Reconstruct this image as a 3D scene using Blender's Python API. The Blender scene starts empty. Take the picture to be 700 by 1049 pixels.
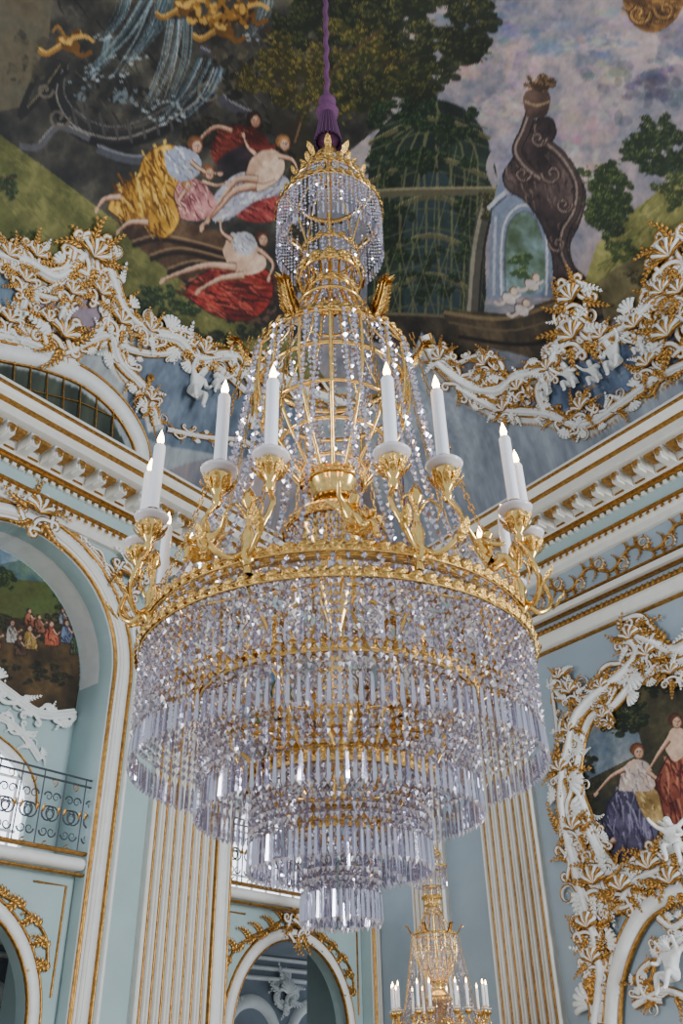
import bpy, math, random
import numpy as np
from mathutils import Vector, Matrix
from mathutils.geometry import tessellate_polygon
rnd=random.Random(7); nr=np.random.RandomState(5)
V=Vector
# ------------------------------------------------------------ camera
F=900.0; PITCH=math.radians(33); ROLL=math.radians(1.3); CAMZ=1.6
c_,s_=math.cos(PITCH),math.sin(PITCH)
fwd=V((0,c_,s_)); r0=V((1,0,0)); u0=V((0,-s_,c_))
right=r0*math.cos(ROLL)-u0*math.sin(ROLL); upv=u0*math.cos(ROLL)+r0*math.sin(ROLL)
cam=bpy.data.cameras.new("camera"); co=bpy.data.objects.new("camera",cam)
bpy.context.scene.collection.objects.link(co)
M=Matrix((right,upv,-fwd)).transposed().to_4x4(); M.translation=V((0,0,CAMZ)); co.matrix_world=M
cam.sensor_fit='VERTICAL'; cam.sensor_height=36; cam.lens=36*F/1049; cam.clip_end=200
bpy.context.scene.camera=co
# ------------------------------------------------------------ room survey
AW=math.radians(39); C=np.array([.47,17.99])
D={'L':np.array([-math.sin(AW),-math.cos(AW)]),'R':np.array([math.sin(AW),-math.cos(AW)])}
NN={'L':np.array([math.cos(AW),-math.sin(AW)]),'R':np.array([-math.cos(AW),-math.sin(AW)])}
HW=10.4; VA=5.0; VW=5.0
def wp(side,u,z,n=0.):
    p=C+D[side]*u+NN[side]*n
    return V((p[0],p[1],z))
def wn(side): return V((NN[side][0],NN[side][1],0))
rt=np.array(right);ut=np.array(upv);ft=np.array(fwd)
def rays(pts):
    p=np.asarray(pts,float).reshape(-1,2)
    return ft[None]*F+rt[None]*(p[:,:1]-350)+ut[None]*(524.5-p[:,1:2])
def wall_uz(pts,side,n=0.):
    d=rays(pts); nn=np.array([*NN[side],0.]); P0=np.array([*(C+NN[side]*n),0.]); o=np.array([0,0,CAMZ])
    t=((P0-o)@nn)/(d@nn); P=o+d*t[:,None]
    u=(P[:,:2]-P0[:2])@D[side]
    return np.stack([u,P[:,2]],1)
def hv(w):
    w=np.asarray(w,float)
    q=np.clip((VW-w)/VW,0,1)
    return np.where(w<0,HW+6*w,HW+VA*np.sqrt(np.clip(1-q*q,0,1)))
def wdist(P):
    return np.minimum((P-C)@NN['L'],(P-C)@NN['R'])
def vault_hit(pts):
    d=rays(pts); d/=np.linalg.norm(d,axis=1)[:,None]; o=np.array([0,0,CAMZ])
    def f(t):
        P=o+d*t[:,None]; return P[:,2]-hv(wdist(P[:,:2]))
    lo=np.full(len(d),1.); hi=np.full(len(d),60.); done=np.zeros(len(d),bool)
    for k in range(1,240):
        t=np.full(len(d),k*.25); g=(f(t)>=0)&~done
        hi[g]=k*.25; lo[g]=(k-1)*.25; done|=g
    for _ in range(18):
        m=(lo+hi)/2; g=f(m)>=0; hi=np.where(g,m,hi); lo=np.where(g,lo,m)
    return (o+d*hi[:,None])
GX=np.arange(-500,1201,10.);GY=np.arange(-700,661,10.)
gx,gy=np.meshgrid(GX,GY); VG=vault_hit(np.stack([gx.ravel(),gy.ravel()],1))[:,:2].reshape(len(GY),len(GX),2)
def vault_xy(pts):
    p=np.asarray(pts,float).reshape(-1,2)
    fx=np.clip((p[:,0]+500)/10,0,len(GX)-1.001); fy=np.clip((p[:,1]+700)/10,0,len(GY)-1.001)
    i=fx.astype(int);j=fy.astype(int);a=(fx-i)[:,None];b=(fy-j)[:,None]
    return VG[j,i]*(1-a)*(1-b)+VG[j,i+1]*a*(1-b)+VG[j+1,i]*(1-a)*b+VG[j+1,i+1]*a*b
def on_vault(pts,lift=0.0):
    P3=vault_hit(pts); out=[];ns=[]
    for P in P3:
        wl=(P[:2]-C)@NN['L'];wr=(P[:2]-C)@NN['R']; s='L' if wl<wr else 'R'; w=max(min(wl,wr),.02)
        dh=float(hv(w+.02)-hv(w-.02))/.04
        n=V((NN[s][0]*dh,NN[s][1]*dh,-1)).normalized(); out.append(V(P)+n*lift); ns.append(n)
    return out,ns
def on_wall(pts,side,n=0.0):
    return [wp(side,u,z,n) for u,z in wall_uz(pts,side,n)],[wn(side)]*len(pts)
# ------------------------------------------------------------ materials
def lin(c): 
    c=np.asarray(c,float)/255; return np.where(c<=.04045,c/12.92,((c+.055)/1.055)**2.4)
def L4(c): return (*lin(c),1)
def mat(name,col,rough=.5,metal=0.,noise=0.,nscale=8.,bump=0.,emit=None,es=0.):
    m=bpy.data.materials.new(name); m.use_nodes=True; nt=m.node_tree; b=nt.nodes['Principled BSDF']
    b.inputs['Base Color'].default_value=L4(col); b.inputs['Roughness'].default_value=rough; b.inputs['Metallic'].default_value=metal
    if emit: b.inputs['Emission Color'].default_value=L4(emit); b.inputs['Emission Strength'].default_value=es
    if noise or bump:
        tc=nt.nodes.new('ShaderNodeTexCoord'); n=nt.nodes.new('ShaderNodeTexNoise'); n.inputs['Scale'].default_value=nscale; n.inputs['Detail'].default_value=5
        nt.links.new(tc.outputs['Object'],n.inputs['Vector'])
        if noise:
            r=nt.nodes.new('ShaderNodeValToRGB'); r.color_ramp.elements[0].position=.3; r.color_ramp.elements[1].position=.7
            k=lin(col); r.color_ramp.elements[0].color=(*(k*(1-noise)),1); r.color_ramp.elements[1].color=(*np.minimum(k*(1+noise),1),1)
            nt.links.new(n.outputs['Fac'],r.inputs['Fac']); nt.links.new(r.outputs['Color'],b.inputs['Base Color'])
        if bump:
            bp=nt.nodes.new('ShaderNodeBump'); bp.inputs['Strength'].default_value=bump; bp.inputs['Distance'].default_value=.03
            nt.links.new(n.outputs['Fac'],bp.inputs['Height']); nt.links.new(bp.outputs['Normal'],b.inputs['Normal'])
    return m
def paintmat(name,rough=.75):
    m=bpy.data.materials.new(name); m.use_nodes=True; nt=m.node_tree; b=nt.nodes['Principled BSDF']
    a=nt.nodes.new('ShaderNodeAttribute'); a.attribute_name='paint'
    n=nt.nodes.new('ShaderNodeTexNoise'); n.inputs['Scale'].default_value=9; n.inputs['Detail'].default_value=8
    mx=nt.nodes.new('ShaderNodeMix'); mx.data_type='RGBA'; mx.blend_type='MULTIPLY'; mx.inputs[0].default_value=.25
    r=nt.nodes.new('ShaderNodeValToRGB'); r.color_ramp.elements[0].position=.3; r.color_ramp.elements[0].color=(.55,.55,.55,1); r.color_ramp.elements[1].position=.65
    nt.links.new(n.outputs['Fac'],r.inputs['Fac'])
    nt.links.new(a.outputs['Color'],mx.inputs[6]); nt.links.new(r.outputs['Color'],mx.inputs[7]); nt.links.new(mx.outputs[2],b.inputs['Base Color'])
    b.inputs['Roughness'].default_value=rough
    return m
M_wall=mat("pale_blue_plaster",(160,182,182),.6,0,.05,2.)
M_wallR=mat("grey_blue_plaster",(150,165,175),.6,0,.07,1.5)
M_white=mat("white_stucco",(226,226,222),.5,0,.05,6.,.2)
M_cream=mat("cream_moulding",(212,209,200),.5,0,.05,6.)
M_gold=mat("gilding",(205,150,62),.32,.9,.25,25.,.25)
M_wgold=mat("aged_gilding",(166,122,60),.36,.8,.4,18.,.3)
M_bronze=mat("ormolu",(236,196,118),.16,1.,.12,30.)
M_ormd=mat("ormolu_chased",(206,162,88),.26,1.,.45,60.,.5)
M_candle=mat("candle_wax",(240,240,245),.35)
M_pan=mat("porcelain_pan",(215,208,212),.15)
M_flame=mat("flame_bulb",(255,230,190),.3,emit=(255,200,130),es=40)
M_purple=mat("purple_silk",(92,44,84),.7,0,.3,120.,.6)
M_purd=mat("purple_silk_dark",(58,26,56),.7)  # darker silk colour of every other fringe strand
M_dark=mat("wrought_iron",(70,74,80),.5,.4)
M_grey=mat("gallery_plaster",(120,128,136),.8,0,.2,1.2)
M_floor=mat("stone_floor",(190,180,165),.4,0,.1,1.)
M_day=mat("window_daylight",(235,240,250),.4,emit=(235,242,255),es=3.)
M_paint=paintmat("fresco_paint")
def crystal():
    m=bpy.data.materials.new("cut_crystal"); m.use_nodes=True; nt=m.node_tree; nt.nodes.clear()
    o=nt.nodes.new('ShaderNodeOutputMaterial'); t=nt.nodes.new('ShaderNodeBsdfTransparent'); g=nt.nodes.new('ShaderNodeBsdfGlossy'); d=nt.nodes.new('ShaderNodeBsdfDiffuse')
    t.inputs[0].default_value=(.70,.68,.74,1); g.inputs['Color'].default_value=(.93,.9,.97,1); g.inputs['Roughness'].default_value=.04
    d.inputs[0].default_value=(.36,.33,.40,1)
    m1=nt.nodes.new('ShaderNodeMixShader'); m1.inputs[0].default_value=.2
    m2=nt.nodes.new('ShaderNodeMixShader'); m2.inputs[0].default_value=.4
    nt.links.new(g.outputs[0],m1.inputs[1]); nt.links.new(d.outputs[0],m1.inputs[2]); nt.links.new(m1.outputs[0],m2.inputs[1]); nt.links.new(t.outputs[0],m2.inputs[2]); nt.links.new(m2.outputs[0],o.inputs[0])
    return m
M_cry=crystal()
# ------------------------------------------------------------ mesh helpers
class MB:
    def __init__(s): s.v=[];s.f=[];s.m=[]
    def add(s,vs,fs,mi=0):
        o=len(s.v); s.v.extend([tuple(x) for x in vs]); s.f.extend([tuple(i+o for i in f) for f in fs]); s.m.extend([mi]*len(fs))
    def build(s,name,mats,parent=None,smooth=True):
        me=bpy.data.meshes.new(name); me.from_pydata(s.v,[],s.f)
        for m in mats: me.materials.append(m)
        me.polygons.foreach_set('material_index',s.m)
        me.polygons.foreach_set('use_smooth',[smooth]*len(s.f)); me.update()
        ob=bpy.data.objects.new(name,me); bpy.context.scene.collection.objects.link(ob)
        if parent: ob.parent=parent
        return ob
def empty(name,loc=(0,0,0)):
    e=bpy.data.objects.new(name,None); e.location=loc; bpy.context.scene.collection.objects.link(e); return e
def slab(mb,side,loops,n0,n1,mi=0):
    """flat shape with holes in wall coordinates (u,z), extruded n0..n1"""
    L=[[V((a,b,0)) for a,b in l] for l in loops]
    tris=tessellate_polygon(L); flat=[p for l in loops for p in l]
    k=len(flat); vs=[wp(side,a,b,n1) for a,b in flat]+[wp(side,a,b,n0) for a,b in flat]
    fs=[tuple(t) for t in tris]
    o=0
    for l in loops:
        for i in range(len(l)):
            a=o+i;b=o+(i+1)%len(l); fs.append((a,b,b+k,a+k))
        o+=len(l)
    mb.add(vs,fs,mi)
def rect(u0,u1,z0,z1): return [(u0,z0),(u1,z0),(u1,z1),(u0,z1)]
def archp(u,r,zs,z0,n=24,ry=None):
    ry=ry or r
    return [(u-r,z0),(u+r,z0)]+[(u+r*math.cos(math.pi*i/n),zs+ry*math.sin(math.pi*i/n)) for i in range(n+1)]
def catmull(P,k=4):
    if len(P)<3: return list(P)
    Q=[P[0]]+list(P)+[P[-1]]; out=[]
    for i in range(1,len(Q)-2):
        a,b,c,d=Q[i-1],Q[i],Q[i+1],Q[i+2]
        for j in range(k):
            t=j/k
            out.append((b*2+(c-a)*t+(a*2-b*5+c*4-d)*t*t+(b*3-a-c*3+d)*t**3)*.5)
    out.append(P[-1]); return out
def sweep(mb,P,N,w,h,mi=0,off=0.,taper=False,lift=0.):
    n=len(P)
    if n<2: return
    if not isinstance(N,list): N=[N]*n
    vs=[];fs=[]
    for i in range(n):
        T=(P[min(i+1,n-1)]-P[max(i-1,0)])
        if T.length<1e-9: T=V((0,0,1))
        T.normalize(); Nn=N[i]; B=Nn.cross(T)
        if B.length<1e-6: B=V((1,0,0))
        B.normalize(); k=1.
        if taper: k=max(.12,1-i/(n-1)*.85) if taper==1 else max(.15,math.sin(math.pi*(i+.3)/(n-.4)))
        o=P[i]+B*off+Nn*lift
        for a,b in ((-1,-.15),(-.75,.65),(0,1),(.75,.65),(1,-.15)): vs.append(o+B*(a*w*k)+Nn*(b*h*k))
    for i in range(n-1):
        for j in range(4): fs.append((i*5+j,i*5+j+1,i*5+j+6,i*5+j+5))
    mb.add(vs,fs,mi)
def tube(mb,P,r,mi=0,seg=6,taper=None):
    n=len(P);vs=[];fs=[]; ref=V((.31,.17,.93))
    for i in range(n):
        T=(P[min(i+1,n-1)]-P[max(i-1,0)]).normalized(); A=T.cross(ref)
        if A.length<1e-3: A=T.cross(V((1,0,0)))
        A.normalize(); B=T.cross(A); rr=r if not taper else r*(1+(taper-1)*i/(n-1))
        for j in range(seg):
            a=2*math.pi*j/seg; vs.append(P[i]+A*(rr*math.cos(a))+B*(rr*math.sin(a)))
    for i in range(n-1):
        for j in range(seg): fs.append((i*seg+j,i*seg+(j+1)%seg,(i+1)*seg+(j+1)%seg,(i+1)*seg+j))
    mb.add(vs,fs,mi)
def lathe(mb,c,prof,seg,mi=0,closed=False):
    vs=[];fs=[];n=len(prof)
    for r,z in prof:
        for j in range(seg):
            a=2*math.pi*j/seg; vs.append((c[0]+r*math.cos(a),c[1]+r*math.sin(a),c[2]+z))
    for i in range(n if closed else n-1):
        i2=(i+1)%n
        for j in range(seg): fs.append((i*seg+j,i*seg+(j+1)%seg,i2*seg+(j+1)%seg,i2*seg+j))
    mb.add(vs,fs,mi)
def leaf(mb,P,Dr,N,L,W,mi=0,curl=.25):
    Dr=Dr.normalized(); B=N.cross(Dr)
    if B.length<1e-6: return
    B.normalize(); rows=((0,.25,0),(.25,.8,.12),(.5,1,.18),(.75,.7,.15+curl*.5),(1,.05,curl))
    vs=[];fs=[]
    for t,w,h in rows:
        c=P+Dr*(L*t)+N*(L*h); vs+= [c-B*(W*w),c+N*(W*.5*w),c+B*(W*w)]
    for i in range(4):
        for j in range(2): fs.append((i*3+j,i*3+j+1,i*3+j+4,i*3+j+3))
    mb.add(vs,fs,mi)
def curl(mb,P,T,N,size,sg,w,mi=0,turns=1.35,rim=None):
    B=N.cross(T).normalized()*sg; pts=[]; n=16; T=T.normalized()
    c=P+B*size*.9
    for i in range(n+1):
        t=i/n; r=size*(1-.82*t); a=-math.pi/2+turns*2*math.pi*t
        pts.append(c+T*(r*math.cos(a))+B*(r*math.sin(a)))
    sweep(mb,pts,[N]*len(pts),w,w*1.3,mi,taper=1)
    if rim is not None: sweep(mb,pts,[N]*len(pts),w*.45,w*.5,rim,taper=1,lift=w*.95)
def fan(mb,P,Dr,N,L,W,k,spread,mi=0):
    B=N.cross(Dr).normalized(); Dr=Dr.normalized()
    for i in range(k):
        a=(i-(k-1)/2)*spread/(max(k-1,1)); leaf(mb,P,Dr*math.cos(a)+B*math.sin(a),N,L*(1-.35*abs(a)/(spread/2+1e-6)),W,mi)
def sliver(mb,P,Dr,N,L,W,mi):
    B=N.cross(Dr)
    if B.length<1e-6: return
    B.normalize(); a=P-B*W*.5;b=P+B*W*.5;m=P+Dr*L*.5
    mb.add([a,P+N*W*.7,b,m-B*W+N*L*.12,m+N*(W*.8+L*.16),m+B*W+N*L*.12,P+Dr*L+N*L*.12],[(0,1,4,3),(1,2,5,4),(3,4,6),(4,5,6)],mi)
def acanthus(mb,P,Dr,N,L,bend,mi,k=5):
    Dr=Dr.normalized(); B=N.cross(Dr).normalized(); pts=[]
    for i in range(k+1):
        t=i/k; a=bend*t; d=Dr*math.cos(a)+B*math.sin(a)
        pts.append((P if i==0 else pts[-1][0]+d*(L/k)+N*(.02*L), d))
    for i,(q,d) in enumerate(pts):
        bb=N.cross(d).normalized(); l=L*.36*(1-.6*i/k); 
        for s in (-1,1): sliver(mb,q,(d*.75+bb*s*.62),N,l,l*.27,mi)
    sliver(mb,pts[-1][0],pts[-1][1],N,L*.2,L*.05,mi)
    sweep(mb,[q for q,d in pts],[N]*len(pts),L*.06,L*.08,mi,taper=1)
def cscroll(mb,P,T,N,size,sg,w,body,rim):
    """rococo C-scroll: open arc with volutes at both ends, rim gilded"""
    T=T.normalized(); B=N.cross(T).normalized()*sg; pts=[]
    def end(s):
        q=[]
        cx=T*(s*size*.78)+B*(-size*.30)
        for i in range(11):
            t=i/10; r=size*.30*(1-.72*t); a=math.pi/2-t*2.5*math.pi
            q.append(P+cx+T*(s*r*math.cos(a))+B*(r*math.sin(a)+size*.0))
        return q
    L=end(-1)[::-1]; R=end(1)
    mid=[P+T*(size*x)+B*(size*(.0+.34*(1-(x/.7)**2))) for x in (-.6,-.4,-.2,0,.2,.4,.6)]
    pts=L+mid+R
    sweep(mb,pts,[N]*len(pts),w,w*1.2,body,taper=2); sweep(mb,pts,[N]*len(pts),w*.42,w*.55,rim,off=w*.8,taper=2,lift=w*.3); sweep(mb,pts,[N]*len(pts),w*.42,w*.55,rim,off=-w*.8,taper=2,lift=w*.3)
def rocaille(mb,P,N,w,seed,orn=1.0,step=2.6,body=1,gold=0):
    r=random.Random(seed); Pp=catmull(P,5); Nn=[n.normalized() for n in catmull(N,5)]
    sweep(mb,Pp,Nn,w,w*.7,body); sweep(mb,Pp,Nn,w*.26,w*.4,gold,off=w*.98); sweep(mb,Pp,Nn,w*.26,w*.4,gold,off=-w*.98); sweep(mb,Pp,Nn,w*.5,w*.5,body,lift=w*.5)
    acc=0; k=0
    for i in range(1,len(Pp)-1):
        acc+=(Pp[i]-Pp[i-1]).length
        if acc>step*w:
            acc=0;k+=1; T=(Pp[i+1]-Pp[i-1]).normalized(); B=Nn[i].cross(T).normalized(); sg=1 if k%2 else -1
            o=Pp[i]+B*(sg*w*1.0)+Nn[i]*(w*.25); s=w*orn*r.uniform(1.1,1.9); q=r.random()
            if q<.45: cscroll(mb,o+B*sg*s*.25,T,Nn[i],s,sg*(1 if r.random()<.7 else -1),s*.14,body if r.random()<.75 else gold,gold)
            elif q<.7: curl(mb,o,T*(1 if r.random()<.5 else -1),Nn[i],s*.6,1 if r.random()<.5 else -1,w*.28,body,rim=gold)
            g_=gold if r.random()<.7 else body
            acanthus(mb,o,B*sg*.6+T*r.choice((-1,1)),Nn[i],s*1.25,r.uniform(-1.4,1.4),g_)
            if r.random()<.6: acanthus(mb,o,-B*sg*.35+T*r.choice((-1,1)),Nn[i],s*1.0,r.uniform(-1.2,1.2),gold,4)
            if r.random()<.5:   # rocaille shell edge in white
                for j in range(5):
                    a=(j-2)*.35; d=B*sg*math.cos(a)+T*math.sin(a); sweep(mb,[o+d*s*.15,o+d*s*.5+Nn[i]*s*.12,o+d*s*.85],[Nn[i]]*3,s*.11,s*.1,body)
def cluster(mb,P,N,size,seed,body=1,gold=0,n=5):
    r=random.Random(seed); T=N.cross(V((0,0,1))).normalized(); U=T.cross(N).normalized()
    for i in range(n):
        a=2*math.pi*i/n+r.uniform(-.3,.3); d=T*math.cos(a)+U*math.sin(a); t=U*math.cos(a)-T*math.sin(a); o=P+d*size*.22
        cscroll(mb,o,t,N,size*r.uniform(.26,.36),-1 if i%2 else 1,size*.045,body,gold)
        acanthus(mb,o+N*size*.05,d,N,size*r.uniform(.34,.5),r.uniform(-1.3,1.3),gold if r.random()<.8 else body)
        acanthus(mb,o,d+t*.8,N,size*r.uniform(.25,.4),r.uniform(-1.5,1.5),gold,4)
    for i in range(9):   # shell
        a=(i-4)*.33; d=U*math.cos(a)+T*math.sin(a); q=[P+N*size*.08,P+d*size*.16+N*size*.14,P+d*size*.3+N*size*.1]; sweep(mb,q,[N]*3,size*.035,size*.04,body if i%2 else gold)
def skin_mesh(name,vs,es,rs,sub=2):
    me=bpy.data.meshes.new(name); me.from_pydata(vs,es,[]); ob=bpy.data.objects.new(name,me); bpy.context.scene.collection.objects.link(ob)
    sk=ob.modifiers.new("s",'SKIN'); ss=ob.modifiers.new("d",'SUBSURF'); ss.levels=sub
    for i,r in enumerate(rs): me.skin_vertices[0].data[i].radius=(r,r)
    me.skin_vertices[0].data[0].use_root=True
    dg=bpy.context.evaluated_depsgraph_get(); out=bpy.data.meshes.new_from_object(ob.evaluated_get(dg)); bpy.data.objects.remove(ob)
    for p in out.polygons: p.use_smooth=True
    return out
# cherub, height about 1 unit seated, facing -y
cv=[(0,0,0),(0,.02,.13),(0,.03,.27),(0,.01,.37),(0,-.02,.44),(0,-.03,.56),
 (.13,.01,.32),(.21,-.06,.2),(.17,-.2,.2),(.15,-.27,.22),(-.13,.01,.32),(-.24,-.03,.4),(-.3,-.12,.52),(-.31,-.14,.59),
 (.08,-.03,-.01),(.12,-.26,.04),(.13,-.3,-.2),(.13,-.38,-.24),(-.08,-.03,-.01),(-.14,-.24,.08),(-.1,-.32,-.14),(-.1,-.4,-.17),
 (.1,.14,.34),(.3,.24,.5),(-.1,.14,.34),(-.3,.24,.5),(0,-.125,.49)]
ce=[(0,1),(1,2),(2,3),(3,4),(4,5),(2,6),(6,7),(7,8),(8,9),(2,10),(10,11),(11,12),(12,13),(0,14),(14,15),(15,16),(16,17),(0,18),(18,19),(19,20),(20,21),(2,22),(22,23),(2,24),(24,25),(4,26)]
cr=[.1,.1,.115,.055,.09,.075,.06,.042,.032,.026,.06,.042,.032,.026,.085,.06,.04,.028,.085,.06,.04,.028,.05,.03,.05,.03,.02]
CH=skin_mesh("cherub_mesh",cv,ce,cr)
def cherub(name,P,facing,size,m,parent=None,up=V((0,0,1)),mirror=False):
    me=CH.copy(); me.materials.clear(); me.materials.append(m)
    ob=bpy.data.objects.new(name,me); bpy.context.scene.collection.objects.link(ob)
    y=(-facing).normalized(); z=(up-y*up.dot(y)).normalized(); x=y.cross(z)
    R=Matrix((x,y,z)).transposed().to_4x4()@Matrix.Diagonal((-size if mirror else size,size,size,1)); R.translation=P
    ob.matrix_world=R
    if parent: ob.parent=parent; ob.matrix_parent_inverse=Matrix()
    ob.matrix_basis=R
    return ob
# ------------------------------------------------------------ paint canvas on a surface chart
def vnoise(h,w,cell,seed,oct=4):
    r=np.random.RandomState(seed); out=np.zeros((h,w)); amp=1;tot=0
    for o in range(oct):
        a=r.rand(int(h/cell)+3,int(w/cell)+3); y=np.arange(h)/cell; x=np.arange(w)/cell; j=y.astype(int);i=x.astype(int); fy=(y-j)[:,None];fx=(x-i)[None]
        fy=fy*fy*(3-2*fy);fx=fx*fx*(3-2*fx)
        out+=amp*(a[j][:,i]*(1-fy)*(1-fx)+a[j+1][:,i]*fy*(1-fx)+a[j][:,i+1]*(1-fy)*fx+a[j+1][:,i+1]*fy*fx); tot+=amp; amp*=.6; cell=max(cell/2,1.01)
    return out/tot
class Canvas:
    def __init__(s,chart,a0,a1,b0,b1,cell,base):
        s.chart=chart; s.a0=a0;s.b0=b0;s.cell=cell; s.w=int((a1-a0)/cell);s.h=int((b1-b0)/cell)
        s.img=np.zeros((s.h,s.w,3))+np.array(base,float); s.n1=vnoise(s.h,s.w,.34/cell,3,5); s.n2=vnoise(s.h,s.w,1./cell,9,5)
    def poly(s,pts,col,al=1.,var=.25,c2=None,smooth=False):
        if smooth: 
            q=[V((a,b,0)) for a,b in pts]; q=q+q[:1]; pts=[(p.x,p.y) for p in catmull(q,4)][:-1]
        P=(s.chart(pts)-np.array([s.a0,s.b0]))/s.cell
        i0=max(int(P[:,0].min()),0);i1=min(int(P[:,0].max())+2,s.w);j0=max(int(P[:,1].min()),0);j1=min(int(P[:,1].max())+2,s.h)
        if i1<=i0 or j1<=j0: return
        X,Y=np.meshgrid(np.arange(i0,i1)+.5,np.arange(j0,j1)+.5); ins=np.zeros(X.shape,bool)
        n=len(P)
        for k in range(n):
            x1,y1=P[k];x2,y2=P[(k+1)%n]
            if y1==y2: continue
            c=((y1>Y)!=(y2>Y))&(X<(x2-x1)*(Y-y1)/(y2-y1)+x1); ins^=c
        sub=s.img[j0:j1,i0:i1]; cc=np.zeros(sub.shape)+np.array(col,float)
        if c2 is not None:
            t=np.clip(s.n1[j0:j1,i0:i1]*2.4-.7,0,1)[...,None]; cc=cc*(1-t)+np.array(c2,float)*t
        cc*=(1+var*(s.n1[j0:j1,i0:i1]-.5)*2)[...,None]
        m=(ins*al)[...,None]; sub[:]=sub*(1-m)+cc*m
    def ell(s,cx,cy,rx,ry,rot,col,al=1.,var=.1,k=9):
        ca,sa=math.cos(rot),math.sin(rot)
        s.poly([(cx+rx*math.cos(t)*ca-ry*math.sin(t)*sa,cy+rx*math.cos(t)*sa+ry*math.sin(t)*ca) for t in [2*math.pi*i/k for i in range(k)]],col,al,var)
    def line(s,pts,w,col,al=1.,taper=False,sm=True):
        q=[V((a,b,0)) for a,b in pts]
        if sm and len(q)>2: q=catmull(q,5)
        n=len(q)
        for i in range(n-1):
            d=q[i+1]-q[i]
            if d.length<1e-6: continue
            e=d.normalized()*.4; b=V((-d.y,d.x,0)).normalized()
            w1=w2=w/2
            if taper: w1*=(1-i/(n-1)*.8);w2*=(1-(i+1)/(n-1)*.8)
            a0=q[i]-e;a1=q[i+1]+e; s.poly([(p.x,p.y) for p in (a0+b*w1,a1+b*w2,a1-b*w2,a0-b*w1)],col,al,.1)
    def dabs(s,cx,cy,rx,ry,n,size,cols,al=.9,asp=.55):
        for _ in range(n):
            t=rnd.uniform(0,6.283);q=math.sqrt(rnd.random()); z=size*rnd.uniform(.5,1.3)
            s.ell(cx+rx*q*math.cos(t),cy+ry*q*math.sin(t),z,z*asp,rnd.uniform(0,3.14),rnd.choice(cols),al,.1,7)
    def foliage(s,cx,cy,rx,ry,n,cols,hi,size=5.):
        for _ in range(n):
            t=rnd.uniform(0,6.283);q=math.sqrt(rnd.random()); x=cx+rx*q*math.cos(t);y=cy+ry*q*math.sin(t); R=size*rnd.uniform(1.4,3.2)
            for k in range(5): s.ell(x+rnd.gauss(0,R*.35),y+rnd.gauss(0,R*.3),R*.45,R*.3,rnd.uniform(-.6,.6),cols[0],.85,.25)
            g=rnd.uniform(-.5,.5)
            for k in range(12): s.ell(x+rnd.gauss(-R*.1,R*.42),y+rnd.gauss(-R*.1,R*.3),R*.17,R*.07,g+rnd.uniform(-.6,.6),rnd.choice(cols[1:]),.9,.15,6)
            for k in range(7): s.ell(x+rnd.gauss(-R*.25,R*.32),y+rnd.gauss(-R*.25,R*.22),R*.1,R*.045,g+rnd.uniform(-.6,.6),hi,.8,.1,5)
    def folds(s,poly,ang,ln,w,cols,n,al=.75):
        xs=[p[0] for p in poly];ys=[p[1] for p in poly]; k=0
        for _ in range(n*6):
            x=rnd.uniform(min(xs),max(xs));y=rnd.uniform(min(ys),max(ys)); ins=False
            for i in range(len(poly)):
                x1,y1=poly[i];x2,y2=poly[(i+1)%len(poly)]
                if (y1>y)!=(y2>y) and x<(x2-x1)*(y-y1)/(y2-y1)+x1: ins=not ins
            if not ins: continue
            a=ang+rnd.uniform(-.35,.35); l=ln*rnd.uniform(.4,1)/2; b=rnd.uniform(-2,2)
            s.line([(x-l*math.cos(a),y-l*math.sin(a)),(x+b*math.sin(a),y-b*math.cos(a)),(x+l*math.cos(a),y+l*math.sin(a))],w*rnd.uniform(.6,1.2),rnd.choice(cols),al,True)
            k+=1
            if k>=n: break
    def outline(s,poly,w,col,al=.8):
        s.line(list(poly)+[poly[0]],w,col,al)
    def finish(s,k=.86):
        g=vnoise(s.h,s.w,.06/s.cell,21,3); s.img*=(1+.22*(g-.5))[...,None]
        s.img=np.clip(((s.img-100)*1.2+96)*k,5,255)
    def sample(s,A,B):
        fx=np.clip((A-s.a0)/s.cell-.5,0,s.w-1.01);fy=np.clip((B-s.b0)/s.cell-.5,0,s.h-1.01); i=fx.astype(int);j=fy.astype(int);a=(fx-i)[...,None];b=(fy-j)[...,None]
        I=s.img; c=I[j,i]*(1-a)*(1-b)+I[j,i+1]*a*(1-b)+I[j+1,i]*(1-a)*b+I[j+1,i+1]*a*b
        return lin(np.clip(c,0,255))
def grid_obj(name,P,colr,m,mask=None,parent=None):
    h,w=P.shape[:2]; idx=np.arange(h*w).reshape(h,w)
    q=np.stack([idx[:-1,:-1],idx[:-1,1:],idx[1:,1:],idx[1:,:-1]],-1).reshape(-1,4)
    if mask is not None: q=q[mask.reshape(-1)]
    me=bpy.data.meshes.new(name); me.vertices.add(h*w); me.vertices.foreach_set('co',P.reshape(-1).astype(np.float32))
    me.loops.add(q.size); me.loops.foreach_set('vertex_index',q.reshape(-1).astype(np.int32)); me.polygons.add(len(q))
    me.polygons.foreach_set('loop_start',np.arange(0,q.size,4,dtype=np.int32)); me.update(calc_edges=True); me.validate()
    at=me.color_attributes.new("paint",'FLOAT_COLOR','POINT'); cc=np.concatenate([colr.reshape(-1,3),np.ones((h*w,1))],1); at.data.foreach_set('color',cc.reshape(-1).astype(np.float32))
    me.materials.append(m); me.polygons.foreach_set('use_smooth',[True]*len(me.polygons))
    ob=bpy.data.objects.new(name,me); bpy.context.scene.collection.objects.link(ob)
    if parent: ob.parent=parent
    return ob
# ------------------------------------------------------------ CEILING FRESCO
cv_=Canvas(vault_xy,-12,12,1,19,.0125,(120,122,130))
t=np.clip(cv_.n2*3-1,0,1)[...,None]; cv_.img=cv_.img*(1-t)+np.array((172,158,156.))*t
c=cv_
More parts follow.
